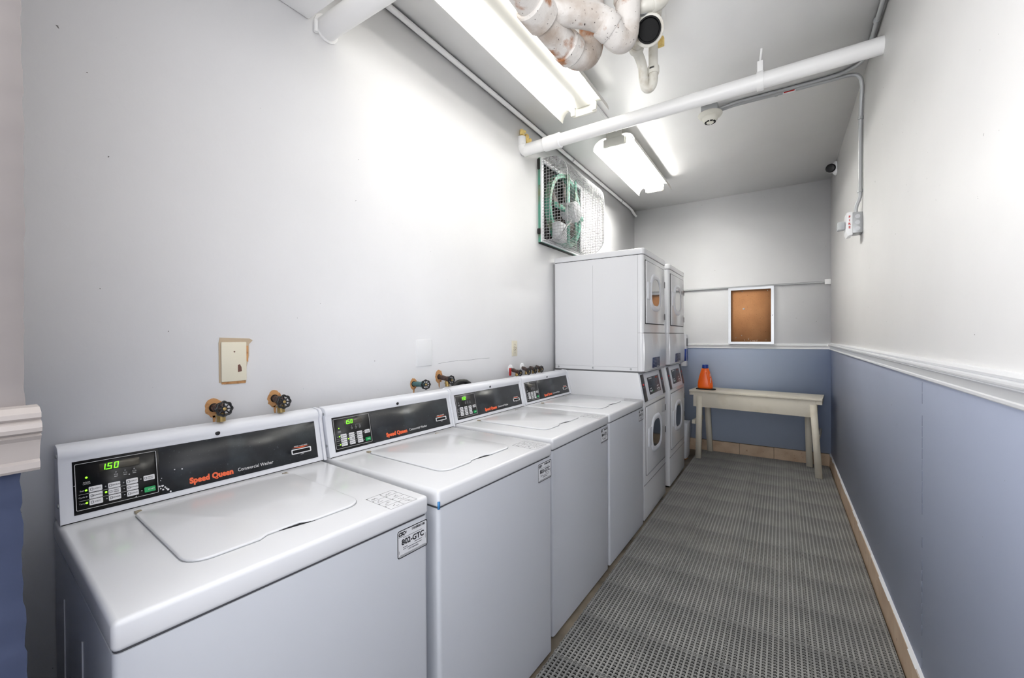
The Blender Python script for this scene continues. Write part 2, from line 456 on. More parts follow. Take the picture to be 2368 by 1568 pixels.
def make_washer():
    root = empty('washing_machine')
    # cabinet
    c = MB(); c.prism(round_rect(-.63, 0.002, 0.0, WW - .002, .012, 4), 'z', .012, TB - .002, bev=.0)
    for s in (.12, .34): c.box((-.60 + s, .0, .15), (-.60 + s + .004, .003, TB - .09))
    for (x, y) in ((-.05, .05), (-.05, .60), (-.58, .05), (-.58, .60)): c.tube([(x, y, 0), (x, y, .014)], .018, 12)
    c.build('cabinet', M_enamel2, root)
    g = MB(); g.prism(round_rect(-.628, .004, -.003, WW - .004, .010, 4), 'z', TB - .005, TB + .002); g.build('seam', mat('seam_dark', (70, 70, 74), .6), root)
    # top with rounded edges
    t = MB(); t.box((-.63, .0, TB + .001), (.003, WW, TT), bev=.010, seg=4)
    top = t.build('top_panel', M_enamel, root)
    # lid with finger notch
    r = .045
    front = -.098; back = -.505; l0 = .124; l1 = .510
    P = []
    def arc(cx, cy, a0, a1, rr, n=6):
        for k in range(n + 1):
            a = math.radians(a0 + (a1 - a0) * k / n); P.append((cx + rr * math.cos(a), cy + rr * math.sin(a)))
    arc(front - r, l0 + r, -90, 0, r)
    P += [(front, .255), (front - .004, .262), (front - .012, .275), (front - .013, .345), (front - .004, .362), (front, .370)]
    arc(front - r, l1 - r, 0, 90, r)
    arc(back + .03, l1 - .03, 90, 180, .03)
    arc(back + .03, l0 + .03, 180, 270, .03)
    q = MB(); q.prism(P, 'z', TT - .001, TT + .006, bev=.0035, seg=3); lid = q.build('lid', M_enamel, root, ang=.9)
    # grey rim, painted shade of the groove round the lid; dark finger slot
    q = MB(); cx = (front + back) / 2; cy = (l0 + l1) / 2
    G = [(cx + (x - cx) * 1.007, cy + (y - cy) * 1.007) for x, y in P]
    q.prism(G, 'z', TT - .002, TT + .0004); q.build('lid_groove_shade', mat('lid_shadow_gap', (165, 167, 170), .6), root)
    q = MB(); q.prism([(front - .0125, .300), (front - .0125, .366), (front + .001, .378), (front - .005, .345)], 'z', TT, TT + .0016); q.build('finger_slot', M_gap, root)
    for s in (l0 + .004, l1 - .02):
        q = MB(); q.box((back - .012, s, TT), (back + .004, s + .014, TT + .0045), bev=.001)
        q.build('lid_hinge', mat('hinge_grey', (150, 140, 120), .5), root)
    # console
    prof = [(-.5565, TT), (-.589, 1.016), (-.5865, 1.024), (-.585, 1.032), (-.588, 1.041), (-.594, 1.048), (-.602, 1.052), (-.632, 1.054), (-.637, 1.050), (-.637, TT)]
    q = MB(); q.prism(prof, 'y', .004, .652, bev=.0025, seg=2); con = q.build('console', M_console, root, ang=.5)
    q = MB(); e = [(x + (.003 if x > -.62 else 0), z + (.002 if z > .9 else 0)) for x, z in prof]
    q.prism(e, 'y', .6535, .6645, bev=.003, seg=2); q.build('end_cap', M_console, root, ang=.5)
    for dx, z in ((-.571, 1.030), (-.549, .915)):
        q = MB(); q.lathe([(.0055, 0), (.0055, .0015), (.003, .003)], (dx - .028, .0042, z), (0, -1, 0), 12)
        q.build('side_screw', M_galv, con)
    # black front panel
    q = MB(); slab(q, .028, .016, .634, .144, -.001, .0012); pan = q.build('control_panel', M_panel, root)
    q = MB(); slab(q, .0285, .0165, .193, .1435, .0010, .0016)
    kp = q.build('keypad_background', M_keypad, pan)
    q = MB(); q.ring(round_rect(.0315, .0250, .1880, .1372, .003), round_rect(.0327, .0262, .1868, .1360, .002), 'z', .0015, .0022, mx=PM)
    for v0 in (.0622, .0468): slab(q, .037, v0 - .0003, .1455, v0 + .0003, .0015, .0020)
    # small icons under the indicators, row names
    for uu in (.1055, .1233, .1412):
        slab(q, uu - .0035, .0895, uu + .0035, .0905, .0015, .0020)
        q.ring(round_rect(uu - .0035, .0935, uu + .0035, .0965, .0008), round_rect(uu - .0030, .094, uu + .0030, .096, .0006), 'z', .0015, .002, mx=PM)
    text_into(q, 'DOOR', .0042, PT(.0515, .0893, .0017)); text_into(q, 'LATCH', .0042, PT(.0515, .0855, .0017))
    text_into(q, 'Soil', .0050, PT(.0425, .0702, .0017)); text_into(q, 'Cycle', .0050, PT(.0420, .0548, .0017)); text_into(q, 'Temp', .0050, PT(.0425, .0396, .0017))
    q.build('panel_marking', mat('marking_soft_white', (190, 190, 192), .5), pan)
    # display
    q = MB(); slab(q, .0755, .1095, .1526, .1285, .0014, .0021); dsp = q.build('display', M_disp, pan)
    # indicators
    for (uu, vv, lit) in ((.0515, .101, 1), (.050, .0702, 1), (.0502, .0548, 0), (.050, .0396, 1), (.0848, .0700, 0), (.0852, .0555, 1), (.0858, .0396, 0),
                          (.1188, .0700, 0), (.1192, .0545, 0), (.1195, .0390, 0), (.1530, .0695, 0), (.1535, .0390, 0), (.1055, .1007, 0), (.1233, .1009, 0), (.1412, .1007, 0)):
        q = MB(); rr = .0024 if lit else .0017
        q.lathe([(rr, 0), (rr * .8, .0010), (rr * .3, .0014)], PM @ Vector((uu, vv, .0014)), PN, 12)
        q.build('indicator_light', M_led if lit else M_grey, pan)
    B = [(.0667, .0704, 'LIGHT'), (.0667, .0545, 'NORMAL'), (.0667, .0391, 'HOT'), (.1010, .0698, 'MEDIUM'), (.1010, .0545, 'PERM PRESS'), (.1010, .0390, 'WARM'),
         (.1354, .0698, 'HEAVY'), (.1355, .0542, 'DELICATES'), (.1355, .0387, 'COLD'), (.1700, .0693, 'SMALL LOAD'), (.1702, .0388, 'START')]
    for (uu, vv, s) in B:
        w2 = .0121 if uu < .08 else .0115; h2 = .0066
        q = MB(); q.prism(round_rect(uu - w2, vv - h2, uu + w2, vv + h2, .0018, 3), 'z', .0014, .0026, mx=PM)
        bt = q.build('start_button' if s == 'START' else 'button', M_green if s == 'START' else M_white, pan)
        if s == 'START': bt['label'] = 'green start button'
        q = MB()
        if ' ' in s:
            a, b_ = s.split(); text_into(q, a, .0040, PT(uu + .003, vv + .002, .0028)); text_into(q, b_, .0040, PT(uu + .003, vv - .0025, .0028))
        else: text_into(q, s, .0046 if len(s) < 8 else .0034, PT(uu + .003, vv, .0028))
        if s != 'START': q.ring(round_rect(uu - .0095, vv - .003, uu - .0045, vv + .003, .001, 2), round_rect(uu - .0087, vv - .0022, uu - .0053, vv + .0022, .0006, 2), 'z', .0026, .0030, mx=PM)
        q.build('button_lettering', M_black if s != 'START' else M_white, bt)
    # lettering
    q = MB(); text_into(q, 'Speed Queen', .0215, PT(.3128, .0345, .0014), bold=.0013, sx=.90, space=1.04); q.build('brand_lettering', M_red, pan)
    q = MB(); text_into(q, 'Commercial Washer', .0142, PT(.4318, .0350, .0014), sx=.86); q.build('type_lettering', M_white, pan)
    # card slot
    q = MB(); q.ring(round_rect(.544, .0432, .611, .0598, .003), round_rect(.547, .0462, .608, .0568, .002), 'z', .001, .004, mx=PM)
    cs = q.build('card_slot', M_white, pan)
    q = MB(); slab(q, .547, .0462, .608, .0568, .0010, .0016); q.build('slot_opening', M_gap, cs)
    q = MB(); text_into(q, 'INSERT CARD HERE', .0052, PT(.5775, .0685, .0014)); text_into(q, 'CARD', .004, PT(.580, .0395, .0014)); q.build('slot_lettering', M_white, cs)
    q = MB(); q.prism([(.548, .0655), (.607, .0655), (.5775, .0612)], 'z', .001, .0016, mx=PM); q.build('arrow_mark', M_red, cs)
    q = MB(); q.box((-.558, .006, TT - .0005), (-.5545, .650, TT + .0016)); q.build('console_seam', M_gap, con)
    # round lock on the lip
    q = MB(); q.lathe([(.0066, -.001), (.0066, .0010), (.0045, .0018)], (-.5860, .335, 1.0265), (1, 0, .12), 20); q.build('lock', M_black, con)
    return root

def add_digits(root):
    pan = [c for c in kids(root) if c.name.startswith('control_panel')][0]
    dsp = [c for c in kids(pan) if c.name.startswith('display')][0]
    q = MB()
    segs = {'1': 'bc', '5': 'afgcd', '0': 'abcdef'}
    def digit(ch, u0, v0, w, h, t, sk):
        def P(a, b): return (u0 + a * w + sk * b, v0 + b * h)
        S = {'a': ((0, 1), (1, 1)), 'b': ((1, 1), (1, .5)), 'c': ((1, .5), (1, 0)), 'd': ((0, 0), (1, 0)), 'e': ((0, 0), (0, .5)), 'f': ((0, .5), (0, 1)), 'g': ((0, .5), (1, .5))}
        for s in segs[ch]:
            (a0, b0), (a1, b1) = S[s]; p = P(a0, b0); r = P(a1, b1)
            if abs(b0 - b1) < .1: q.box((p[0] - t/2, p[1] - t/2, .0021), (r[0] + t/2, r[1] + t/2, .0026), mx=PM)
            else:
                q.prism([(p[0] - t/2, p[1]), (p[0] + t/2, p[1]), (r[0] + t/2, r[1]), (r[0] - t/2, r[1])], 'z', .0021, .0026, mx=PM)
    digit('1', .0788, .1125, .0060, .0135, .0017, .0018)
    digit('5', .0905, .1125, .0065, .0135, .0017, .0018)
    digit('0', .1030, .1125, .0065, .0135, .0017, .0018)
    q.box((.0870, .1117, .0021), (.0888, .1135, .0026), mx=PM)
    return q.build('display_digits', M_digit, dsp)

def add_sticker(root, code):
    X = Matrix(((0, 0, 1, .0), (1, 0, 0, 0), (0, 1, 0, 0), (0, 0, 0, 1)))   # (y, z, out) -> washer space
    y0, y1, z0, z1 = .544, .6455, .7345, .8075
    q = MB(); q.prism(round_rect(y0, z0, y1, z1, .006), 'z', .0, .0008, mx=X)
    st = q.build('sticker', M_sticker, root); st['label'] = 'white sticker reading %s' % code
    q = MB()
    q.ring(round_rect(y0, z0, y1, z1, .006), round_rect(y0 + .0022, z0 + .0022, y1 - .0022, z1 - .0022, .0045), 'z', .0006, .0012, mx=X)
    T = lambda y, z: X @ Matrix.Translation((y, z, .0009))
    text_into(q, code, .0205, T(.5955, .7735), bold=.0006, sx=.96)
    text_into(q, 'CSC', .0125, T(.5575, .7968), bold=.0008, shear=.2, sx=.85)
    q.prism([(.5690, .7985), (.5735, .8010), (.5725, .7950), (.5700, .7935)], 'z', .0006, .0012, mx=X)
    for k in range(16):
        yy = .592 + k * .0028; q.box((yy, .796, .0006), (yy + random.choice((.0010, .0017, .0021)), .8022, .0012), mx=X)
    def line(a, b, z, t): q.box((a, z, .0006), (b, z + t, .0011), mx=X)
    line(.548, .560, .7895, .0010); line(.561, .568, .7895, .0007)
    line(.562, .626, .7858, .0008)
    for a, b, z in ((.562, .577, .7592), (.60, .626, .7612), (.562, .572, .7545), (.574, .626, .7550)): line(a, b, z, .0013)
    text_into(q, '1-877-264-6622', .0056, T(.5955, .7495))
    line(.552, .640, .7412, .0006); line(.549, .642, .7392, .0006); line(.549, .642, .7377, .0005)
    q.box((.6385, .757, .0006), (.6391, .772, .0011), mx=X); q.box((.5490, .7465, .0006), (.5497, .7545, .0011), mx=X)
    q.build('sticker_print', M_black, st)

def add_instructions(root, clear=True, y_off=0.0):
    q = MB(); z = TT
    a0, a1, b0, b1 = -.112, -.002, .527 + y_off, .612 + y_off   # lx, ly
    t = .0005
    def ln(p, r):
        x0, x1 = sorted((p[0], r[0])); y0, y1 = sorted((p[1], r[1])); q.box((x0 - t/2, y0 - t/2, z), (x1 + t/2, y1 + t/2, z + .0005))
    n = 4
    for k in range(n + 1):
        x = a0 + (a1 - a0) * k / n; ln((x, b0), (x, b1))
    for b in (b0, (b0 + b1) / 2, b1): ln((a0, b), (a1, b))
    rnd = random.Random(3)
    for k in range(n):
        for b in (b0, (b0 + b1) / 2):
            x = a0 + (a1 - a0) * k / n
            q.box((x + .001, b + .0005, z), (x + .006, b + .003, z + .0006))
            for s in range(3):
                yy = b + .010 + rnd.random() * .018; xx = x + .008 + rnd.random() * .012
                m_ = Matrix.Translation((xx, yy, z)) @ Matrix.Rotation(rnd.uniform(.6, 2.4), 4, 'Z')
                q.box((-.005, -.0006, 0), (.005, .0006, .0005), mx=m_)
    q.build('instruction_print', mat('faint_print', (150, 150, 152) if clear else (176, 176, 178), .6), root)

WX = [(0.64856, 0.20161, -0.06789), (0.69511, 0.88696, -0.04498), (0.69668, 1.59686, -0.0200), (0.70907, 2.2690, -0.0180)]
wl = ['white top-load washer nearest the camera, its sticker reading 802-GTC',
      'white top-load washer with sticker 803-GTC and a blue pen mark on its top corner',
      'third white top-load washer from the front, last one showing a lit price display',
      'white top-load washer against the stacked machines, its display unlit']
proto = make_washer()
washers = [proto] + [copy_tree(proto) for _ in range(3)]
for i, w in enumerate(washers):
    x, y, r = WX[i]; w.location = (x, y, 0); w.rotation_euler = (0, 0, r)
    tag(w, wl[i], 'washing machine', 'top-load washers in a row along the left wall')
    add_sticker(w, ('802-GTC', '803-GTC', '804-GTC', '805-GTC')[i])
    add_instructions(w, i == 0)
    if i < 3: add_digits(w)
    if i > 1:   # indicator lights are off on the two far machines
        for ob in kids([c for c in kids(w) if c.name.startswith('control_panel')][0]):
            if ob.name.startswith('indicator_light') and ob.data.materials[0] == M_led:
                ob.data = ob.data.copy(); ob.data.materials[0] = M_grey
# chipped paint on the first machine's panel, pen mark on the second
pan = [c for c in kids(proto) if c.name.startswith('control_panel')][0]
q = MB()
for (uu, vv, rr) in ((.2255, .0760, .0017), (.2425, .0735, .0020), (.1970, .0395, .0030), (.2020, .0345, .0024), (.2050, .0305, .0022), (.2085, .0265, .0034), (.1975, .0290, .0024), (.2130, .0195, .0024), (.1905, .0395, .0026), (.1925, .0330, .0020),
                     (.1960, .0600, .0012), (.1935, .0545, .0012), (.1310, .0885, .0014), (.1415, .0280, .0015), (.0300, .0860, .0010)):
    q.prism([(uu + rr * math.cos(a) * random.uniform(.6, 1.1), vv + rr * 1.1 * math.sin(a) * random.uniform(.6, 1.1)) for a in [k * PI / 4 for k in range(8)]], 'z', .0012, .0024, mx=PM)
q.build('paint_chip', M_white, pan)
q = MB(); q.box((-.001, -.0006, TB - .002), (.0036, .006, TB + .020)); q.build('pen_mark', mat('pen_blue', (60, 130, 190), .5), washers[1])
washers[1].children  # noqa

# ================================================================ STACKED WASHER-DRYERS
SW = 0.644
def make_stack():
    root = empty('stacked_washer_dryer')
    # lower machine
    q = MB()
    side = [(-.70, .012), (-.0, .012), (0, .838), (-.040, 1.052), (-.70, 1.052)]
    q.prism(side, 'y', .002, SW - .002, bev=.006, seg=3)
    q.build('lower_cabinet', M_enamel, root)
    q = MB(); q.box((-.69, .01, 0), (-.012, SW - .01, .014)); q.build('plinth', M_gap, root)
    # upper machine
    q = MB()
    q.prism(round_rect(-.70, 0.0, 0.0, SW, .022, 5), 'z', 1.062, 1.884); uc = q.build('upper_cabinet', M_enamel, root)
    q = MB(); q.box((-.70, .004, 1.050), (-.006, SW - .004, 1.063)); q.build('seam', mat('seam_grey', (120, 120, 122), .6), root)
    q = MB(); q.prism(round_rect(-.702, -.003, .004, SW + .003, .024, 5), 'z', 1.888, 1.930, bev=.006, seg=3); q.build('top_cover', M_enamel, root)
    q = MB(); q.prism(round_rect(-.697, .003, -.003, SW - .003, .02, 5), 'z', 1.882, 1.890); q.build('top_seam', M_gap, root)
    # side seam of the front column, screws
    q = MB(); q.box((-.0415, -.0006, 1.063), (-.0400, .002, 1.884)); q.box((-.042, -.0006, 1.3325), (-.001, .003, 1.3345))
    q.box((-.695, -.0006, 1.0885), (-.045, .002, 1.0895)); q.box((-.375, -.0004, 1.10), (-.3740, .002, 1.84)); q.build('side_seam', mat('seam_soft', (150, 150, 152), .6), uc)
    for x in (-.66, -.375, -.09):
        q = MB(); q.lathe([(.008, 0), (.008, .001), (.004, .003)], (x, .0, 1.076), (0, -1, 0), 14); q.build('screw', M_galv, uc)
    q = MB(); q.box((-.002, .004, 1.3315), (.0008, SW - .004, 1.3355)); q.build('front_seam', M_gap, uc)
    # curved middle panel below the seam
    q = MB(); q.prism([(0, 1.063), (.004, 1.072), (.007, 1.16), (.005, 1.26), (0.001, 1.330), (-.01, 1.330), (-.01, 1.063)], 'y', .004, SW - .004, bev=.002); q.build('middle_panel', M_enamel, root)
    q = MB(); q.box((.002, .215, 1.075), (.0088, .425, 1.150)); lb = q.build('blue_label', M_bluelabel, root)
    q = MB()
    for k in range(6):
        zz_ = 1.084 + k * .0105; q.box((.0085, .225, zz_), (.0092, .30 + random.random() * .02, zz_ + .0022)); q.box((.0085, .325, zz_), (.0092, .40 + random.random() * .015, zz_ + .0022))
    q.box((.0085, .34, 1.070), (.0095, .405, 1.082))
    q.build('label_lettering', M_grey, lb)
    q = MB(); q.box((.001, .015, 1.058), (.012, SW - .015, 1.064)); q.build('lower_flange', M_alu, root)
    def door(name, y0, y1, z0, z1, wc, wz, a, b, hz0, hz1, hinges, dark):
        g = MB(); g.box((.0, y0 - .004, z0 - .005), (.0035, y1 + .003, z1 + .005)); g.build(name + '_gap', M_gap if dark is M_drum else mat('seam_mid', (120, 120, 122), .6), root)
        d = MB(); d.box((.0, y0, z0), (.009, y1, z1), bev=.003); dr = d.build(name, M_enamel, root)
        d = MB()
        out = super_ell(wc, wz, a + .042, b + .040, 3.0, 44, .10); mid = super_ell(wc, wz, a + .020, b + .018, 3.0, 44, .12); inn = super_ell(wc, wz, a, b, 3.0, 44, .14)
        n = len(out)
        v = [(.008, *p) for p in out] + [(.015, wc + (p[0]-wc)*.97, wz + (p[1]-wz)*.97) for p in out] + [(.019, *p) for p in mid] + [(.014, *p) for p in inn] + [(.008, *p) for p in inn]
        f = []
        for k in range(4):
            for i in range(n): f.append((k*n + i, k*n + (i+1) % n, (k+1)*n + (i+1) % n, (k+1)*n + i))
        _, fs = d._add(v, f); bmesh.ops.recalc_face_normals(d.bm, faces=fs)
        d.build('door_bezel', M_console, dr, ang=1.2)
        d = MB(); d.prism(super_ell(wc, wz, a + .002, b + .002, 3.0, 44, .14), 'x', .009, .012); d.build('door_window', dark, dr)
        d = MB(); d.prism(round_rect(wc - a - .105, hz0, wc - a - .03, hz1, .008), 'x', .008, .015, bev=.002); d.build('door_handle', M_console, dr)
        for hz in hinges:
            d = MB(); d.box((.002, y1 + .002, hz), (.011, y1 + .012, hz + .05), bev=.002); d.build('hinge', mat('hinge_dark', (60, 60, 62), .4, metal=.5), dr)
        return dr
    ud = door('upper_door', .042, .585, 1.403, 1.846, .292, 1.636, .118, .100, 1.575, 1.70, (1.70, 1.44), M_drum)
    ld = door('lower_door', .048, .600, .325, .806, .310, .583, .120, .100, .515, .650, (.70, .52), M_glass)
    # slanted lines across the lower front
    q = MB(); q.box((-.001, .002, .2560), (.0016, SW - .002, .2600)); q.build('kick_seam', mat('seam_mid', (120, 120, 122), .6), root)
    q = MB(); q.box((.0, .050, .318), (.0092, .600, .3215)); q.build('door_bottom_lip', mat('lip_shadow', (150, 152, 156), .5), root)
    q = MB()
    text_into(q, 'CSC', .014, Matrix(((0, 0, 1, .0095), (1, 0, 0, .520), (0, 1, 0, .770), (0, 0, 0, 1))))
    for k in range(5): q.box((.009, .490, .750 - k * .010), (.0094, .545, .752 - k * .010))
    q.ring(round_rect(.485, .700, .552, .785, .004), round_rect(.4865, .7015, .5505, .7835, .003), 'x', .009, .0095)
    q.build('sticker_print', M_grey, ld)
    q = MB(); q.ring(round_rect(.50, 1.735, .555, 1.81, .003), round_rect(.501, 1.736, .554, 1.809, .0025), 'x', .009, .0093)
    for k in range(3): q.box((.009, .508, 1.748 + k * .02), (.0093, .545, 1.750 + k * .02))
    q.build('sticker_print', mat('print_faint', (176, 176, 178), .5), ud)
    # sloped control fascia
    V = Vector((-.040, 0, .211)).normalized(); N = Vector((V.z, 0, -V.x))
    X = Matrix(((0, V.x, N.x, 0), (1, 0, 0, 0), (0, V.z, N.z, .838), (0, 0, 0, 1)))
    q = MB(); q.box((.006, .003, 0), (SW - .006, .206, .004), mx=X, bev=.003); fa = q.build('control_fascia', M_console, root)
    for a, b in ((.018, .098), (.562, .632)):
        q = MB(); q.box((a, .006, .003), (b, .199, .006), mx=X, bev=.002); s = q.build('side_strip', mat('strip_dark', (36, 36, 40), .35), fa)
        q = MB(); q.box((a + .022, .118, .006), (b - .022, .132, .0066), mx=X); q.build('red_mark', mat('mark_red', (216, 48, 52), .4), s)
        q = MB(); q.box((a + .016, .106, .006), (b - .016, .110, .0066), mx=X); q.box((a + .022, .098, .006), (b - .022, .100, .0066), mx=X); q.build('strip_lettering', M_grey, s)
    q = MB(); q.box((.178, .040, .003), (.505, .166, .0055), mx=X, bev=.001); ds = q.build('display_panel', mat('stack_panel', (30, 34, 42), .3), fa)
    q = MB()
    text_into(q, 'Speed Queen', .016, X @ Matrix.Translation((.255, .156, .0057))); 
    for (a, b, h) in ((.20, .058, .014), (.228, .056, .012), (.25, .060, .010), (.20, .078, .008), (.232, .078, .008), (.40, .060, .008), (.425, .062, .010), (.452, .056, .014), (.41, .080, .008), (.44, .082, .010)):
        q.box((a, b, .0055), (a + .018, b + h, .0062), mx=X)
    q.ring(super_ell(.445, .056, .035, .010, 2, 20), super_ell(.445, .056, .030, .007, 2, 20), 'z', .0055, .0062, mx=X)
    q.build('panel_lettering', M_white, ds)
    q = MB(); q.box((.405, .146, .0055), (.48, .158, .0062), mx=X); q.build('price_display', mat('display_orange', (150, 60, 30), .4), ds)
    q = MB(); q.ring(round_rect(.20, .10, .285, .142, .004), round_rect(.202, .102, .283, .140, .003), 'z', .0055, .006, mx=X); q.ring(round_rect(.36, .10, .43, .138, .004), round_rect(.362, .102, .428, .136, .003), 'z', .0055, .006, mx=X)
    q.box((.335, .05, .0055), (.3365, .15, .006), mx=X); q.build('panel_outline', mat('outline_grey', (92, 98, 108), .5), ds)
    q = MB(); q.box((.262, .056, .0055), (.280, .066, .0064), mx=X); q.build('start_button', M_green, ds)
    return root
st1 = make_stack(); st1.location = (0.7168, 2.947, 0)
tag(st1, 'stacked white dryer over washer directly beside the top-load washers', 'washer dryer', 'stacked washer-dryer towers')
st2 = copy_tree(st1); st2.location = (0.7168, 3.742, 0)
tag(st2, 'stacked white dryer over washer farther back, nearest the blue wall', 'washer dryer', 'stacked washer-dryer towers')
st1.rotation_euler = (0, 0, 0)

# ================================================================ CEILING LIGHTS
def make_light(y0, y1, xc, label, M_tube, slots):
    root = empty('fluorescent_light', (xc, (y0 + y1) / 2, H)); tag(root, label, 'ceiling light', 'strip lights under the ceiling')
    L = (y1 - y0) / 2
    zt = -.0005
    q = MB(); q.box((-.062, -L + .01, zt - .055), (.062, L - .01, zt), bev=.003); q.build('channel', M_refl, root)
    # ballast cover between the tubes
    q = MB(); q.prism([(-.055, -.055), (-.050, -.062), (-.044, -.066), (.044, -.066), (.050, -.062), (.055, -.055)], 'y', -L + .03, L - .03, bev=.002); q.build('ballast_cover', M_refl, root)
    # wings: curved sheets of real thickness, slotted so that some light escapes up to the ceiling
    for s in (-1, 1):
        P = []
        for k in range(9):
            a = k / 8 * PI / 2
            P.append((.060 + .098 * math.sin(a) ** 1.1, -.040 - .078 * (1 - math.cos(a)) ** 1.3))
        gap = slots[0 if s < 0 else 1]
        dx, dz = P[4][0] - P[3][0], P[4][1] - P[3][1]; w = gap / math.hypot(dx, dz)
        ga = (P[3][0] + dx * (1 - w) * .5, P[3][1] + dz * (1 - w) * .5); gb = (P[3][0] + dx * (1 + w) * .5, P[3][1] + dz * (1 + w) * .5)
        up = lambda L_: [(x, z + .0022) for x, z in L_]
        inner = P[:4] + [ga]; outer = [gb] + P[4:]; mid = [ga, gb]
        q = MB()
        for piece in (inner, outer):
            q.prism([(s * x, z) for x, z in piece + up(piece)[::-1]], 'y', -L, L)
        y = -L
        while y < L - .02:
            q.prism([(s * x, z) for x, z in mid + up(mid)[::-1]], 'y', y, min(y + .035, L)); y += .235
        q.build('reflector_wing', M_refl, root, ang=.5)
    for s in (-1, 1):
        q = MB(); q.tube([(s * .073, -L + .035, -.069), (s * .073, L - .035, -.069)], .0155, 18); q.build('fluorescent_tube', M_tube, root)
        for e in (-1, 1):
            q = MB(); q.box((s * .073 - .014, e * (L - .034), -.105), (s * .073 + .014, e * (L - .018), -.055), bev=.003); q.build('lamp_holder', M_refl, root)
    for e in (-1, 1):
        q = MB(); q.prism(round_rect(-.082, -.110, .082, -.050, .014), 'y', e * (L - .020), e * (L - .002), bev=.003); q.build('end_plate', M_refl, root)
    return root
make_light(0.12, 2.53, 0.463, 'long fluorescent strip light beside the cluster of painted drain pipes', M_tube_long, (.0025, .0170))
make_light(3.035, 4.262, 0.475, 'shorter two-tube fluorescent light beyond the painted cross pipe', M_tube_short, (.002, .0125))

# ================================================================ PIPES
# big painted cross pipe
pp = empty('overhead_pipe', (0, 2.52, 2.62)); tag(pp, 'thick white painted pipe crossing the room below the ceiling', 'pipe')
def rel(o, pts): return [(a - o[0], b - o[1], c - o[2]) for a, b, c in pts]
O = (0, 2.52, 2.62)
A = Vector((0.015, 2.505, 2.613)); Bp = Vector((W, 2.643, 2.694))
d = (Bp - A).normalized()
q = MB(); q.tube(rel(O, [A, Bp]), .0405, 28); q.build('pipe_run', M_paint, pp)
c0 = A + d * .155; c1 = A + d * .268
q = MB(); q.tube(rel(O, [c0, c0 + d * .004, c1 - d * .004, c1]), [.044, .0475, .0475, .044], 28); q.build('coupling', M_paint, pp)
q = MB(); q.tube(rel(O, [c1, c1 + d * .006]), .0495, 28); q.build('glue_ring', M_trimw, pp)
q = MB(); q.tube(rel(O, smooth_path([(.055, 2.508, 2.614), (.022, 2.500, 2.616), (.010, 2.488, 2.640), (.010, 2.480, 2.700)], 5)), [.0405] * 6 + [.038] * 5 + [.030] * 5, 20); q.build('elbow', M_paint, pp)
hg = Vector((1.432, 2.607, 2.673))
q = MB()
q.ring([(hg.y - O[1] + .0480 * math.cos(t), hg.z - O[2] + .0480 * math.sin(t)) for t in [k * PI / 12 for k in range(24)]],
       [(hg.y - O[1] + .0400 * math.cos(t), hg.z - O[2] + .0400 * math.sin(t)) for t in [k * PI / 12 for k in range(24)]], 'x', hg.x - .016, hg.x + .016)
q.box((hg.x - .014, hg.y - O[1] - .012, hg.z - O[2] + .044), (hg.x + .014, hg.y - O[1] + .012, hg.z - O[2] + .105), bev=.003)
hs = q.build('pipe_hanger', M_paint, pp)
q = MB(); q.tube(rel(O, [(hg.x, hg.y, hg.z + .10), (hg.x + .006, hg.y + .003, H)]), .0055, 10); q.build('hanger_rod', M_paint, hs)
# yellow foam in the wall gap
q = MB(); rnd = random.Random(5)
for (x, y, z, s) in ((.016, 2.535, 2.715, .021), (.018, 2.550, 2.700, .022), (.016, 2.568, 2.705, .018), (.018, 2.575, 2.686, .015), (.014, 2.485, 2.730, .019), (.014, 2.500, 2.740, .015)):
    m_ = Matrix.Translation((x, y, z)) @ Matrix.Rotation(rnd.uniform(0, 2), 4, Vector((rnd.random(), rnd.random(), rnd.random())).normalized())
    q.box((-s * .6, -s, -s), (s * .6, s, s), mx=m_, bev=s * .25)
tag(q.build('insulation_foam', M_foam), 'yellow expanding foam stuffed above the left end of the cross pipe', 'foam')

# drain pipe cluster
dr = empty('drain_pipe_cluster', (0.85, 1.7, H)); tag(dr, 'cluster of rusty white painted drain pipes and traps below the ceiling', 'drain pipes')
O = (0.85, 1.7, H)
def pipe(name, pts, r, m=M_rust, k=7, n=22, parent=dr, sm=True):
    q = MB(); q.tube(rel(O, smooth_path(pts, k) if sm else pts), r, n); return q.build(name, m, parent)
def hub(pts, r, m=M_rust, parent=dr, n=24):
    q = MB(); P = [Vector(p) for p in pts]
    a, b = P; dd = (b - a).normalized() * min(.006, (b - a).length * .3)
    q.tube(rel(O, [a, a + dd, b - dd, b]), [r * .93, r, r, r * .93], n); return q.build('pipe_hub', m, parent)
pipe('large_trap', [(.70, .95, 2.640), (.707, 1.24, 2.625), (.713, 1.46, 2.605), (.731, 1.602, 2.582), (.752, 1.705, 2.566), (.785, 1.775, 2.585), (.800, 1.80, 2.66), (.800, 1.80, H)], .058)
hub([(.709, 1.40, 2.611), (.719, 1.50, 2.600)], .070)
hub([(.740, 1.648, 2.575), (.754, 1.706, 2.568)], .067)
hub([(.700, 1.16, 2.63), (.704, 1.24, 2.626)], .070)
pipe('branch_pipe', [(.735, 1.500, 2.622), (.82, 1.575, 2.628), (.885, 1.636, 2.625), (.925, 1.675, 2.600), (.943, 1.725, 2.568), (.968, 1.765, 2.585), (.985, 1.745, 2.66), (.992, 1.72, 2.75), (.995, 1.72, H)], .050)
hub([(.905, 1.658, 2.612), (.935, 1.695, 2.585)], .058)
hub([(.988, 1.73, 2.70), (.994, 1.72, 2.76)], .056)
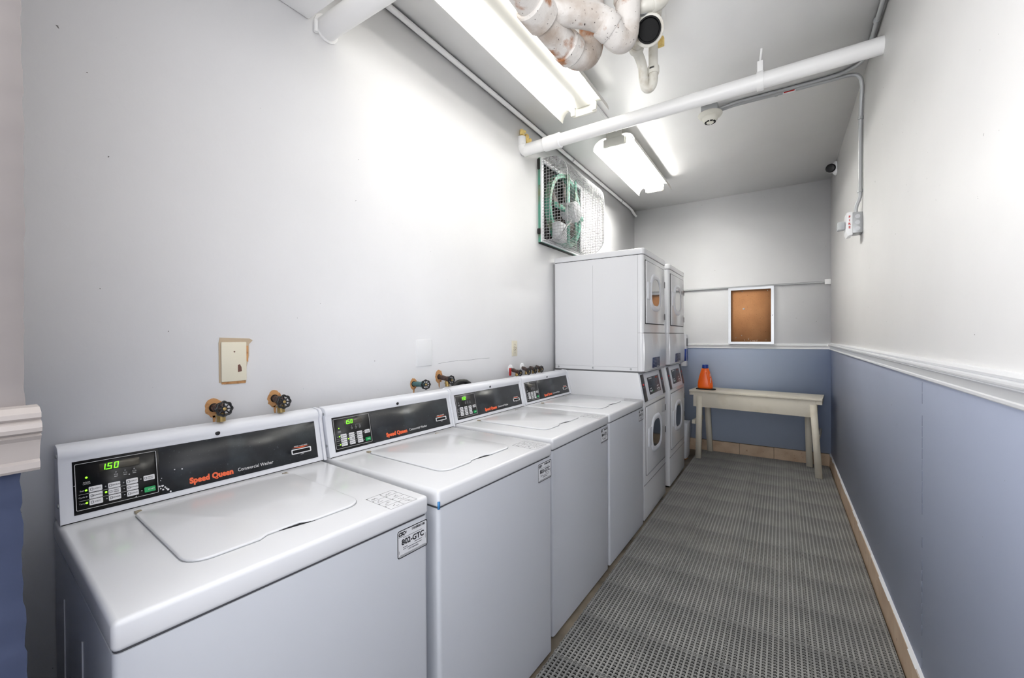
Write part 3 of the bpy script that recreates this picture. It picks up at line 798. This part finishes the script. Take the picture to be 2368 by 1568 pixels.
# cleanout with open black mouth
ax = Vector((.28, -1.0, -.62)).normalized()
mouth = Vector((1.046, 1.845, 2.635))
q = MB(); P0 = mouth - ax * .02
q.lathe([(.046, .006), (.058, .004), (.062, .0), (.062, -.03), (.056, -.045), (.052, -.08), (.05, -.16)], tuple(Vector(mouth) - Vector(O)), tuple(ax), 30)
cl = q.build('cleanout_fitting', M_pvc, dr)
q = MB(); q.lathe([(.050, .002), (.050, .020), (.048, .023), (.044, .023), (.042, .018), (.041, .010)], tuple(Vector(mouth) - Vector(O)), tuple(ax), 30)
q.build('open_hose_end', M_blackhole, cl)
pipe('cleanout_riser', [tuple(mouth - ax * .10), tuple(mouth - ax * .15 + Vector((0, 0, .02))), (1.02, 2.0, H - .03), (1.02, 2.0, H)], .045, M_pvc)
# small pipe that feeds the white trap
pipe('feed_pipe', [(1.150, 1.840, H), (1.130, 1.838, 2.78), (1.095, 1.830, 2.725), (1.055, 1.800, 2.712), (1.028, 1.800, 2.708), (1.008, 1.880, 2.704), (.960, 1.985, 2.702), (.934, 2.040, 2.700)], .029, M_pvc)
hub([(1.098, 1.832, 2.735), (1.062, 1.805, 2.712)], .036, M_pvc)
q = MB(); a = Vector((1.034, 1.797, 2.709)); b = Vector((1.018, 1.836, 2.707)); q.tube(rel(O, [a, a + (b - a) * .35]), .0325, 20); q.tube(rel(O, [a + (b - a) * .6, b]), .0325, 20); q.build('band_clamp', M_alu, dr)
hub([(.952, 2.002, 2.702), (.934, 2.040, 2.700)], .034, M_pvc)
pipe('small_trap', [(.934, 2.040, 2.700), (.938, 2.085, 2.690), (.944, 2.120, 2.655), (.944, 2.135, 2.610), (.950, 2.145, 2.573), (.966, 2.150, 2.560), (.984, 2.152, 2.580), (.988, 2.152, 2.640), (.988, 2.150, 2.74), (.990, 2.150, H)], .0225, M_pvc)
hub([(.988, 2.151, 2.625), (.988, 2.151, 2.662)], .0285, M_pvc)
q = MB(); hubc = Vector((.988, 2.151, 2.645)) - Vector(O)
for k in range(5):
    t = -1.9 + k * .16; q.box((-.001, -.0018, -.004), (.001, .0018, .004), mx=Matrix.Translation(hubc + Vector((math.cos(t) * .029, math.sin(t) * .029, 0))) @ Matrix.Rotation(t, 4, 'Z'))
q.build('trap_print', M_black, dr)
q = MB(); q.box((-.018, -.012, -.022), (.018, .012, .022), mx=Matrix.Translation(Vector((1.018, 2.17, 2.785)) - Vector(O)), bev=.004); q.build('foam_block', M_foam, dr)

# conduits along the ceiling
def conduit(name, pts, r, m, label, k=6, clips=(), cat='conduit'):
    o = empty(name, pts[0]); tag(o, label, cat)
    q = MB(); q.tube([Vector(p) - Vector(pts[0]) for p in smooth_path(pts, k)], r, 14); q.build('conduit_run', m, o)
    for (c, dirn) in clips:
        q = MB(); c = Vector(c) - Vector(pts[0]); dv = Vector(dirn).normalized() * .008
        q.tube([c - dv, c + dv], r + .0028, 14)
        q.build('pipe_clip', M_galv, o)
    return o
conduit('electrical_conduit', [(1.177, 3.110, 2.818), (1.22, 3.112, 2.824), (1.30, 3.118, 2.831), (1.55, 3.128, 2.832), (1.78, 3.132, 2.832), (1.862, 3.130, 2.830), (1.905, 3.135, 2.812), (1.922, 3.16, 2.765), (1.923, 3.205, 2.66), (1.923, 3.235, 2.45), (1.923, 3.24, 2.20), (1.922, 3.245, 2.14), (1.908, 3.262, 2.09), (1.906, 3.268, 2.045)], .0105, M_galv,
        'grey metal conduit from the smoke detector down the right wall to the fire strobe', clips=[((1.50, 3.127, 2.832), (1, 0, 0)), ((1.923, 3.214, 2.60), (0, 0, 1)), ((1.923, 3.24, 2.175), (0, 0, 1))])
conduit('electrical_conduit', [(1.177, 3.086, 2.818), (1.22, 3.087, 2.824), (1.30, 3.092, 2.832), (1.55, 3.100, 2.833), (1.78, 3.096, 2.833), (1.855, 3.070, 2.833), (1.900, 3.020, 2.832), (1.916, 2.93, 2.832), (1.916, 2.6, 2.832), (1.912, 1.6, 2.832), (1.912, Y0 + .1, 2.832)], .0105, M_galv,
        'grey metal conduit curving from the smoke detector along the right ceiling corner', clips=[((1.47, 3.100, 2.833), (1, 0, 0)), ((1.914, 2.66, 2.832), (0, 1, 0))])
q = MB(); q.tube([(1.535, 3.1265, 2.832), (1.600, 3.1285, 2.832)], .0118, 14)
lb = tag(q.build('warning_tag', M_sticker), 'small white and red label wrapped on the ceiling conduit', 'label')
q = MB(); q.box((1.540, 3.1145, 2.8215), (1.596, 3.1175, 2.8275)); q.build('red_stripe', M_redhandle, lb)
conduit('painted_conduit', [(.021, -.14, 2.826), (.021, 1.4, 2.826), (.021, 3.2, 2.827), (.021, 4.6, 2.826), (.022, 4.95, 2.822), (.023, 5.04, 2.800), (.023, 5.15, 2.785)], .0145, M_paint,
        'white painted pipe running along the joint of left wall and ceiling', clips=[((.021, 3.3, 2.827), (0, 1, 0)), ((.021, 4.6, 2.826), (0, 1, 0))])
conduit('painted_conduit', [(.50, 2.53, 2.836), (.50, 3.035, 2.836)], .009, M_paint, 'thin white conduit joining the two ceiling lights')
conduit('wall_pipe', [(.0, 5.140, 1.8300), (1.0, 5.140, 1.8320), (1.90, 5.140, 1.8330)], .0105, M_galv,
        'thin grey pipe running level across the back wall', cat='pipe')
q = MB(); q.box((1.885, 5.125, 1.808), (1.935, 5.158, 1.860), bev=.004); tag(q.build('pipe_sleeve', M_paint), 'white painted sleeve at the right end of the back wall pipe', 'pipe fitting')
# pipe below the soffit on the left
q = MB(); q.tube([(.0, 1.005, 2.545), (.62, 1.005, 2.545)], .042, 24); q.tube([(.0, 1.005, 2.545), (.006, 1.005, 2.545)], .052, 24)
tag(q.build('drain_pipe', M_paint), 'short white painted pipe leaving the left wall beside the soffit', 'pipe')
q = MB(); q.tube([(.012, .955, 2.50), (.012, .955, 2.545)], .008, 10); tag(q.build('pipe_bracket', M_paint), 'tiny white bracket between the soffit corner and the short pipe', 'bracket')

# smoke detector
sd = empty('smoke_detector', (1.125, 3.09, H)); tag(sd, 'round white smoke detector mounted on a grey box', 'smoke detector')
q = MB(); q.box((-.050, -.050, -.044), (.050, .050, -.0005), bev=.003); q.build('junction_box', M_galv, sd)
q = MB(); q.lathe([(.074, -.044), (.076, -.050), (.070, -.060), (.062, -.064), (.050, -.067), (.049, -.072), (.045, -.088), (.034, -.098), (.022, -.101)], (0, 0, 0), (0, 0, 1), 36); q.build('detector_body', mat('detector_white', (222, 220, 210), .4), sd)
q = MB()
for k in range(8):
    t0_ = k * PI / 4 + .1; t1_ = t0_ + .6
    q.prism([(.0345 * math.cos(t0_), .0345 * math.sin(t0_)), (.0345 * math.cos((t0_+t1_)/2), .0345 * math.sin((t0_+t1_)/2)), (.0345 * math.cos(t1_), .0345 * math.sin(t1_)), (.024 * math.cos(t1_), .024 * math.sin(t1_)), (.024 * math.cos(t0_), .024 * math.sin(t0_))], 'z', -.1015, -.094)
q.build('sensor_slots', M_gap, sd)
q = MB(); q.lathe([(.020, -.100), (.020, -.105), (.014, -.108)], (0, 0, 0), (0, 0, 1), 24); q.build('sensor_cap', mat('detector_white', (222, 220, 210)), sd)

# dome camera on right wall
dc = empty('security_camera', (W, 4.66, 2.785)); tag(dc, 'small white security camera with black lens high in the corner', 'camera')
q = MB(); q.lathe([(.060, 0), (.062, .006), (.058, .014), (.046, .022), (.038, .028)], (0, 0, 0), (-1, 0, 0), 32); q.build('mount_base', M_trimw, dc)
a = Vector((-.030, -.01, 0)); dv = Vector((-.30, -.92, -.22)).normalized()
q = MB(); q.lathe([(.036, -.03), (.040, 0), (.040, .030), (.036, .046), (.033, .050)], tuple(a), tuple(dv), 32); q.build('camera_body', M_trimw, dc)
q = MB(); q.lathe([(.037, .046), (.037, .055), (.030, .062), (.010, .065)], tuple(a), tuple(dv), 32); q.build('lens', mat('lens_black', (8, 8, 14), .35, spec=.3), dc)

# fire strobe
fs = empty('fire_strobe', (W, 3.29, 1.99)); tag(fs, 'white fire alarm strobe on a grey box on the right wall', 'fire alarm')
q = MB(); q.box((-.048, -.050, -.062), (0, .050, .062), bev=.002); bx = q.build('junction_box', M_galv, fs)
for z in (-.036, 0, .036):
    q = MB(); q.lathe([(.0125, 0), (.0125, .0012), (.0105, .0012), (.0105, .0004), (.005, .0004), (.005, .0012), (.001, .0012)], (-.024, -.050, z), (0, -1, 0), 20); q.build('knockout', M_alu, bx)
q = MB(); q.prism([(-.048, .066), (-.075, .064), (-.080, -.050), (-.070, -.078), (-.048, -.072)], 'y', -.058, .058, bev=.004)
hs = q.build('strobe_housing', M_trimw, fs)
Xs = Matrix(((1, 0, 0, -.063), (0, 0, -1, -.0585), (0, 1, 0, .0), (0, 0, 0, 1)))
q = MB()
for i, ch in enumerate('FIRE'): text_into(q, ch, .018, Xs @ Matrix.Translation((0, .036 - i * .021, 0)), bold=.0008)
q.build('fire_lettering', M_redhandle, hs)
q = MB(); q.prism(round_rect(-.024, -.030, .030, .020, .008), 'x', -.118, -.080, bev=.005); q.build('strobe_lens', M_clear, hs)
q = MB(); q.box((-.1, -.012, -.014), (-.08, .018, .008)); q.build('flash_reflector', M_alu, hs)

# ================================================================ WALL FAN
FY0, FY1, FZ0, FZ1 = 2.732, 3.487, 2.017, 2.647
fan = empty('exhaust_fan', (0, (FY0 + FY1) / 2, (FZ0 + FZ1) / 2)); tag(fan, 'green exhaust fan behind a bulging wire mesh guard on the left wall', 'fan')
hy, hz = (FY1 - FY0) / 2, (FZ1 - FZ0) / 2
q = MB(); q.ring([(-hy, -hz), (hy, -hz), (hy, hz), (-hy, hz)], [(-hy + .022, -hz + .022), (hy - .022, -hz + .022), (hy - .022, hz - .022), (-hy + .022, hz - .022)], 'x', .0, .018)
q.build('fan_frame', M_teal, fan)
q = MB(); q.ring([(-hy + .004, -hz + .004), (hy - .004, -hz + .004), (hy - .004, hz - .004), (-hy + .004, hz - .004)], [(-hy + .03, -hz + .03), (hy - .03, -hz + .03), (hy - .03, hz - .03), (-hy + .03, hz - .03)], 'x', .018, .030)
q.build('guard_frame', M_trimw, fan)
q = MB(); q.box((.0005, -hy + .01, -hz + .01), (.008, hy - .01, hz - .01)); q.build('wall_opening', M_dark, fan)
q = MB()
R_ = .262
q.ring([(R_ * 1.12 * math.cos(t), R_ * 1.12 * math.sin(t)) for t in [k * PI / 20 for k in range(40)]], [(R_ * math.cos(t), R_ * math.sin(t)) for t in [k * PI / 20 for k in range(40)]], 'x', .008, .055)
q.build('fan_shroud', M_teal, fan)
for k in range(5):
    a0 = k * 2 * PI / 5 + .35
    v = []
    for (rr, da, x0) in ((.06, -.30, .020), (.06, .30, .048), (.245, -.34, .016), (.245, .34, .060)):
        v.append((x0, rr * math.cos(a0 + da), rr * math.sin(a0 + da)))
    v2 = [(x + .003, y, z) for x, y, z in v]
    q = MB(); q._add(v + v2, [(0, 1, 3, 2), (4, 6, 7, 5), (0, 4, 5, 1), (2, 3, 7, 6), (0, 2, 6, 4), (1, 5, 7, 3)]); q.build('fan_blade', mat('blade_brown', (70, 60, 54), .6), fan)
q = MB(); q.lathe([(.03, .02), (.075, .025), (.082, .04), (.082, .13), (.070, .145), (.045, .150), (.022, .160)], (0, .02, -.01), (1, 0, 0), 28); q.build('motor', M_motor, fan)
q = MB(); q.box((.060, -.020, -hz + .02), (.075, .020, hz - .02)); q.box((.06, .14, -hz + .02), (.072, .165, hz - .02)); q.box((.06, -.24, -.02), (.07, .30, .02)); q.build('motor_bracket', M_teal, fan)
q = MB(); q.box((.05, -.26, -.29), (.12, -.12, -.14), bev=.02); q.build('wiring_box', M_motor, fan)
q = MB(); q.tube(smooth_path([(.08, -.14, -.18), (.10, -.05, -.12), (.11, .0, -.06), (.11, .05, -.05)], 5), .006, 8); q.build('power_cable', mat('cable_white', (210, 210, 205), .5), fan)
# guard: wires bent over a rounded profile, with flat mesh ends
q = MB()
E_ = .235; rc = .135
prof = [(.02, -hz + .012)]
for k in range(9):
    a = -PI / 2 + k / 8 * PI / 2; prof.append((E_ - rc + rc * math.cos(a), -hz + .012 + rc + rc * math.sin(a)))
for k in range(9):
    a = k / 8 * PI / 2; prof.append((E_ - rc + rc * math.cos(a), hz - .012 - rc + rc * math.sin(a)))
prof.append((.02, hz - .012))
# resample the profile
seg = []; tot = 0
for a, b in zip(prof, prof[1:]):
    l = math.hypot(b[0] - a[0], b[1] - a[1]); seg.append((tot, l, a, b)); tot += l
def at(s):
    for t, l, a, b in seg:
        if s <= t + l + 1e-9:
            w = (s - t) / l if l else 0; return (a[0] + (b[0] - a[0]) * w, a[1] + (b[1] - a[1]) * w)
    return prof[-1]
wr = .00165
ya, yb = -hy + .012, hy - .012
nh = 33
for k in range(nh + 1):
    y = ya + (yb - ya) * k / nh
    q.tube([(x, y, z) for x, z in prof], wr, 4, cap=False)
nl = int(tot / .0225)
for k in range(nl + 1):
    x, z = at(tot * k / nl); q.tube([(x, ya, z), (x, yb, z)], wr, 4, cap=False)
def zspan(x):   # half height of the end panel at depth x
    if x <= E_ - rc: return hz - .012
    return hz - .012 - rc + math.sqrt(max(rc**2 - (x - (E_ - rc))**2, 0))
def xspan(z):
    h_ = hz - .012 - rc
    if abs(z) <= h_: return E_
    return E_ - rc + math.sqrt(max(rc**2 - (abs(z) - h_)**2, 0))
for y in (ya, yb):
    k = 1
    while .02 + k * .0225 < E_ - .004:
        x = .02 + k * .0225; z = zspan(x); q.tube([(x, y, -z), (x, y, z)], wr, 4, cap=False); k += 1
    z = -hz + .012 + .0225
    while z < hz - .02:
        q.tube([(.02, y, z), (xspan(z), y, z)], wr, 4, cap=False); z += .0225
    q.tube([(x, y, z) for x, z in prof], .003, 6, cap=False)
q.build('wire_guard', M_wire, fan, smooth=False)
for a_, b_ in (((.0, -hy - .014, hz - .09), (.02, -hy, hz - .01)), ((0, -hy - .02, -hz + .06), (.022, -hy, -hz + .10))):
    q = MB(); q.box(a_, b_, bev=.005); q.build('frame_clip', M_dark, fan)
q = MB(); q.box((0, -hy, -hz - .008), (.02, hy * .75, -hz)); q.build('lower_bracket', M_dark, fan)

# ================================================================ WALL PLATES
def screw(mb, y, z, x, r=.003): mb.lathe([(r, 0), (r, .0008), (r * .5, .0014)], (x, y, z), (1, 0, 0), 10)
p = empty('wall_plate', (0, .660, 1.238)); tag(p, 'ivory blank wall plate with a hole and torn drywall around its edges', 'wall plate')
q = MB(); q.prism([(-.045, -.067), (-.030, -.074), (.012, -.076), (.036, -.072), (.038, -.02), (.046, .018), (.046, .056), (.058, .069), (.048, .075), (.0, .077), (-.042, .079), (-.045, .06)], 'x', .0002, .0022); q.build('torn_drywall', M_paper, p)
for pr_ in ([(-.038, -.073), (.034, -.075), (.034, -.064), (-.038, -.064)], [(.036, .0), (.043, -.004), (.043, .05), (.036, .052)]):
    q = MB(); q.prism(pr_, 'x', .0022, .003); q.build('exposed_gypsum', M_ply, p)
q = MB(); q.box((.0025, -.040, -.066), (.0085, .036, .064), bev=.003); pl = q.build('plate', M_ivory, p)
q = MB(); q.prism([(.008, -.036), (.020, -.034), (.019, -.020), (.014, -.010), (.008, -.013)], 'x', .0083, .0090); screw(q, -.002, .032, .0083, .0026); q.build('plate_hole', mat('hole_brown', (110, 76, 66), .8), pl)
q = MB(); q.box((.0, -.053, -.067), (.007, .053, .067), bev=.0025)
tag(q.build('wall_plate', M_trimw), 'plain white blank wall plate above the second washer', 'wall plate').location = (0, 1.534, 1.234)
p = empty('power_outlet', (0, 2.387, 1.2325)); tag(p, 'narrow ivory outlet with one round receptacle above the far washers', 'outlet')
q = MB(); q.box((0, -.032, -.0525), (.006, .032, .0525), bev=.002); q.build('plate', M_ivory, p)
q = MB(); q.lathe([(.0165, 0), (.0165, .003), (.014, .004)], (.006, 0, 0), (1, 0, 0), 24); rc_ = q.build('receptacle', M_ivory, p)
q = MB()
for t in (.5, 2.6, 4.7): q.box((0, -.002, -.005), (.0008, .002, .005), mx=Matrix.Translation((.0098, .008 * math.cos(t), .008 * math.sin(t))) @ Matrix.Rotation(t, 4, 'X'))
screw(q, 0, .028, .006); screw(q, 0, -.030, .006); q.ring([(.0165 * math.cos(k * PI / 10), .0165 * math.sin(k * PI / 10)) for k in range(20)], [(.0150 * math.cos(k * PI / 10), .0150 * math.sin(k * PI / 10)) for k in range(20)], 'x', .006, .0093)
q.build('outlet_slots', mat('slot_brown', (96, 84, 66), .6), rc_)

# ================================================================ VALVES
def wheel(o, c, axis, r=.0205, m=M_iron):
    c = Vector(c); ax_ = Vector(axis).normalized(); ref = Vector((0, 0, 1)); u_ = ax_.cross(ref).normalized(); w_ = ax_.cross(u_)
    q = MB(); n = 48
    pts = []
    for k in range(n + 1):
        t = 2 * PI * k / n; rr = r * (1 + .07 * math.cos(8 * t)); pts.append(c + u_ * rr * math.cos(t) + w_ * rr * math.sin(t))
    q.tube(pts, .0034, 8, cap=False)
    for k in range(8):
        t = 2 * PI * k / 8; q.tube([c + (u_ * math.cos(t) + w_ * math.sin(t)) * .007, c + (u_ * math.cos(t) + w_ * math.sin(t)) * r], .0022, 6)
    q.lathe([(.0085, -.004), (.0085, .004)], tuple(c), tuple(ax_), 16)
    h = q.build('hand_wheel', m, o)
    q = MB(); q.lathe([(.0048, .004), (.0048, .006), (.003, .007)], tuple(c), tuple(ax_), 12); q.build('wheel_nut', M_brass, h)
def valve(y, z, label, hx=.098, dy=-.012, dz=.004, patch=M_ply, pr=.026, drip=True, body=M_brown, outlet=True, axis=(1, -.12, .05), esc=False, wr_=.0205, x_len=.0):
    o = empty('water_valve', (0, y, z)); tag(o, label, 'water valve', 'hand-wheel water valves along the left wall')
    q = MB(); rnd = random.Random(int(y * 1000))
    if esc == 'none': q.bm.free()
    elif esc: q.lathe([(.030, 0), (.030, .003), (.020, .008)], (0, 0, 0), (1, 0, 0), 24); q.build('escutcheon', M_trimw, o)
    else:
        P = [(pr * random.uniform(.85, 1.1) * math.cos(t), pr * 1.15 * random.uniform(.85, 1.1) * math.sin(t)) for t in [k * PI / 10 for k in range(20)]]
        q.prism(P, 'x', .0002, .0016)
        if drip: q.prism([(-.004, -pr), (.006, -pr), (.004, -pr - .022), (.001, -pr - .03), (-.003, -pr - .018)], 'x', .0002, .0016)
        q.build('wall_hole_edge', patch, o)
        q = MB(); q.prism([(.014 * math.cos(t), .014 * math.sin(t)) for t in [k * PI / 8 for k in range(16)]], 'x', .0016, .0022); q.build('wall_hole', M_gap, o)
    e = Vector((hx - .028, dy * .7, dz * .7))
    q = MB(); q.tube([(0.001, 0, 0), e * .35, e * .36, e * .55, e * .56, e], [.0105, .0105, .013, .013, .0115, .0125], 14); q.build('supply_pipe', body, o)
    q = MB(); q.lathe([(.012, 0), (.014, .004), (.014, .012), (.008, .016), (.008, .024), (.006, .030)], tuple(e - Vector((.004, 0, 0))), (1, -.1, .03), 14); q.build('valve_bonnet', body, o)
    if outlet:
        b0_ = e + Vector((-.004, 0, -.006))
        q = MB(); q.tube([b0_, b0_ + Vector((.002, 0, -.010)), b0_ + Vector((.002, 0, -.0105)), b0_ + Vector((.003, 0, -.018)), b0_ + Vector((.003, 0, -.0185)), Vector((b0_.x + .004, b0_.y, 1.0565 - z))], [.011, .011, .0145, .0145, .012, .012], 12); q.build('brass_outlet', M_brass, o)
    wheel(o, (hx, dy, dz), axis, wr_)
    return o
valve(.600, 1.093, 'black hand-wheel valve left of the torn wall plate, behind the nearest washer', hx=.096, dy=-.010, dz=.006)
valve(.790, 1.098, 'black hand-wheel valve right of the torn wall plate, behind the nearest washer', hx=.096, dy=-.018, dz=-.002)
valve(1.462, 1.083, 'valve with teal pipe below the plain white wall plate', hx=.088, dy=-.004, dz=.002, pr=.024, body=mat('teal_pipe', (70, 110, 112), .5), axis=(1, -.5, .1), outlet=False)
valve(1.644, 1.103, 'brown valve with brass outlet right of the plain white wall plate', hx=.092, dy=-.006, dz=-.012, pr=.030, axis=(1, -.1, .05))
valve(2.337, 1.095, 'valve on a white escutcheon with a red lever handle', hx=.100, dy=-.035, dz=-.018, esc=True, wr_=.018)
valve(2.487, 1.097, 'valve on the farther white escutcheon, between other black wheels', hx=.100, dy=-.075, dz=-.018, esc=True, wr_=.020)
valve(2.600, 1.090, 'black wheel valve second closest to the stacked machines', hx=.100, dy=-.100, dz=-.010, esc='none', wr_=.019)
valve(2.690, 1.090, 'black wheel valve closest to the stacked machines', hx=.100, dy=-.103, dz=-.008, esc='none', wr_=.021)
q = MB(); q.prism(round_rect(-.0085, -.040, .0085, .010, .004), 'x', -.004, .004, bev=.001)
o = tag(q.build('valve_lever', M_redhandle), 'red lever handle hanging at the first white escutcheon', 'lever'); o.location = (.040, 2.275, 1.098)
# black drain hose loop behind the second washer
q = MB(); q.tube(smooth_path([(.036, 1.69, .90), (.034, 1.705, 1.02), (.036, 1.745, 1.058), (.038, 1.79, 1.066), (.036, 1.835, 1.056), (.034, 1.875, 1.02), (.036, 1.89, .90)], 6), .0135, 14)
tag(q.build('drain_hose', M_blackp), 'black rubber hose looping up behind the third washer', 'hose')

# ================================================================ BENCH TABLE
tb = empty('work_table', (1.285, 4.925, 0.019)); tag(tb, 'cream painted wooden table with splayed legs against the back wall', 'table')
tb.rotation_euler = (0, 0, math.radians(-6.0))
TZ = .730 - .018
q = MB(); q.box((-.575, -.205, TZ - .020), (.575, .165, TZ), bev=.003); q.build('tabletop', M_cream, tb)
q = MB(); q.box((-.535, -.190, TZ - .175), (.525, -.170, TZ - .020), bev=.002); q.build('front_apron', M_cream, tb)
q = MB(); q.box((-.525, .135, TZ - .165), (.525, .155, TZ - .020), bev=.002); q.build('back_apron', M_cream, tb)
for s in (-1, 1):
    q = MB(); q.box((s * .527, -.195, TZ - .055), (s * .573, .16, TZ - .020), bev=.002); q.build('end_cleat', M_cream, tb)
    q = MB(); q.box((s * .520, -.170, .345), (s * .556, .16, .385), bev=.002); q.build('side_stretcher', M_cream, tb)
    for yy, sp in ((-.168, -.045), (.112, .03)):
        q = MB()
        inn = .060 * s if (yy > 0 and s > 0) else 0
        a = Vector((s * .490 + .015 - inn, yy, TZ - .03)); b = Vector((s * .500 + (.050 if s > 0 else .022) - (.030 * s if yy > 0 else 0) - inn, yy + sp, 0))
        for_v = []
        for P_, in ((b,), (a,)):
            for (dx, dy) in ((-.026, -.020), (.026, -.020), (.026, .020), (-.026, .020)): for_v.append((P_.x + dx, P_.y + dy, P_.z))
        q._add(for_v, [(0, 3, 2, 1), (4, 5, 6, 7), (0, 1, 5, 4), (1, 2, 6, 5), (2, 3, 7, 6), (3, 0, 4, 7)]); q.build('leg', M_cream, tb)

# detergent bottle
bo = empty('detergent_bottle', (.835, 4.905, .7305)); tag(bo, 'orange detergent bottle with blue cap at the left end of the table', 'bottle')
q = MB()
def oval(rx, ry, z, n=28): return [(rx * math.copysign(abs(math.cos(t)) ** .75, math.cos(t)), ry * math.copysign(abs(math.sin(t)) ** .75, math.sin(t)), z) for t in [2 * PI * k / n for k in range(n)]]
levels = [(.068, .038, .012), (.074, .042, .018), (.076, .043, .035), (.072, .041, .08), (.062, .037, .13), (.050, .033, .175), (.041, .029, .205), (.036, .026, .222), (.030, .024, .228)]
v = []; f = []; n = 28
for rx, ry, z in levels: v += oval(rx, ry, z)
for k in range(len(levels) - 1):
    for i in range(n): f.append((k*n + i, k*n + (i+1) % n, (k+1)*n + (i+1) % n, (k+1)*n + i))
f += [tuple(range(n))[::-1], tuple(range(len(v) - n, len(v)))]
q._add(v, f); q.build('bottle_body', M_orange, bo, ang=1.2)
q = MB(); q.lathe([(.026, .226), (.031, .229), (.031, .262), (.028, .266)], (0, 0, 0), (0, 0, 1), 24); q.build('cap', M_bluecap, bo)
q = MB()
for s in (-1, 1):
    q.tube(smooth_path([(s * .012, -.030, .19), (s * .022, -.0365, .15), (s * .034, -.038, .10), (s * .036, -.041, .06)], 5), .0045, 8)
q.build('moulded_grip', M_orange, bo)
q = MB(); q.box((.055, -.042, .075), (.060, -.025, .125)); q.box((.050, -.040, .14), (.054, -.028, .175)); q.build('label_lettering', M_white, bo)
q = MB(); q.prism(round_rect(-.098, -.055, .098, .055, .05, 8), 'z', 0, .011, bev=.003); tag(q.build('rubber_pad', M_blackp), 'flat black pad under the orange bottle on the table', 'pad').location = (.842, 4.895, .7305)
q = MB(); q.box((-.03, -.062, .0115), (.025, -.050, .014))

# ================================================================ BULLETIN BOARD
bb = empty('bulletin_board', (1.2495, YB, 1.520)); tag(bb, 'enclosed cork notice board in an aluminium frame on the back wall', 'notice board')
bw, bh = .2115, .304
q = MB(); q.ring([(-bw, -bh), (bw, -bh), (bw, bh), (-bw, bh)], [(-bw + .026, -bh + .026), (bw - .026, -bh + .026), (bw - .026, bh - .026), (-bw + .026, bh - .026)], 'y', -.048, -.042)
q.bm.transform(Matrix.Identity(4))
q.ring([(-bw, -bh), (bw, -bh), (bw, bh), (-bw, bh)], [(-bw + .004, -bh + .004), (bw - .004, -bh + .004), (bw - .004, bh - .004), (-bw + .004, bh - .004)], 'y', -.046, -.001)
fr = q.build('frame', M_alu, bb)
q = MB(); q.box((-bw + .004, -.016, -bh + .004), (bw - .004, -.004, bh - .004)); ck = q.build('cork_panel', M_cork, bb)
q = MB(); q.lathe([(.004, 0), (.004, .004)], (bw - .014, -.048, 0), (0, -1, 0), 12); q.build('lock', M_black, fr)
rnd = random.Random(11)
for (x, z) in ((-.14, -.235), (-.06, -.262), (-.035, -.262), (.0, -.268), (.02, -.268), (.035, -.268), (.05, -.268), (.06, -.262), (-.02, -.25), (.15, .255), (-.08, .262), (-.085, -.21), (.14, -.26), (-.15, .25), (.155, .262)):
    q = MB(); q.lathe([(.0038, 0), (.0030, .004), (.0016, .006)], (x, -.016, z), (0, -1, 0), 8); q.build('push_pin', M_white if rnd.random() < .7 else M_brass, ck)
q = MB(); q.box((-.075, -.0168, .07), (-.055, -.016, .082)); q.build('paper_scrap', M_white, ck)

# things just visible past the far stack
q = empty('card_terminal', (.583, YB - .001, 1.16)); tag(q, 'narrow payment card box with blue face on the back wall past the stacks', 'card terminal')
b = MB(); b.box((-.030, -.075, -.20), (.030, 0, .165), bev=.006); b.build('terminal_body', M_console, q)
b = MB(); b.box((.0295, -.070, -.14), (.0312, -.010, .0), bev=.0005); b.box((-.026, -.0765, -.14), (.026, -.0745, .0)); b.build('blue_face', M_bluecap, q)
b = MB(); b.box((.0295, -.060, .03), (.0315, -.02, .12)); b.build('card_reader', M_black, q)
b = MB(); b.prism([(-.10, 0), (.10, 0), (.115, .38), (-.115, .38)], 'y', -.10, .10, bev=.006); bn = b.build('waste_bin', M_console)
tag(bn, 'pale plastic bin standing behind the farther stacked machine', 'bin'); bn.location = (.575, 4.80, .001)
# leaf litter on the bare floor by the table
b = MB(); rnd = random.Random(4)
for k in range(5):
    m_ = Matrix.Translation((.672 + rnd.uniform(-.012, .012), 4.70 + rnd.uniform(-.03, .03), .006)) @ Matrix.Rotation(rnd.uniform(0, 3), 4, 'Z') @ Matrix.Rotation(rnd.uniform(-.5, .5), 4, 'X')
    b.box((-.012, -.006, -.0008), (.012, .006, .0008), mx=m_)
tag(b.build('leaf_litter', mat('dry_leaf', (160, 104, 50), .8)), 'dry orange leaf scraps on the bare floor beside the table', 'leaf scraps', kind='stuff')
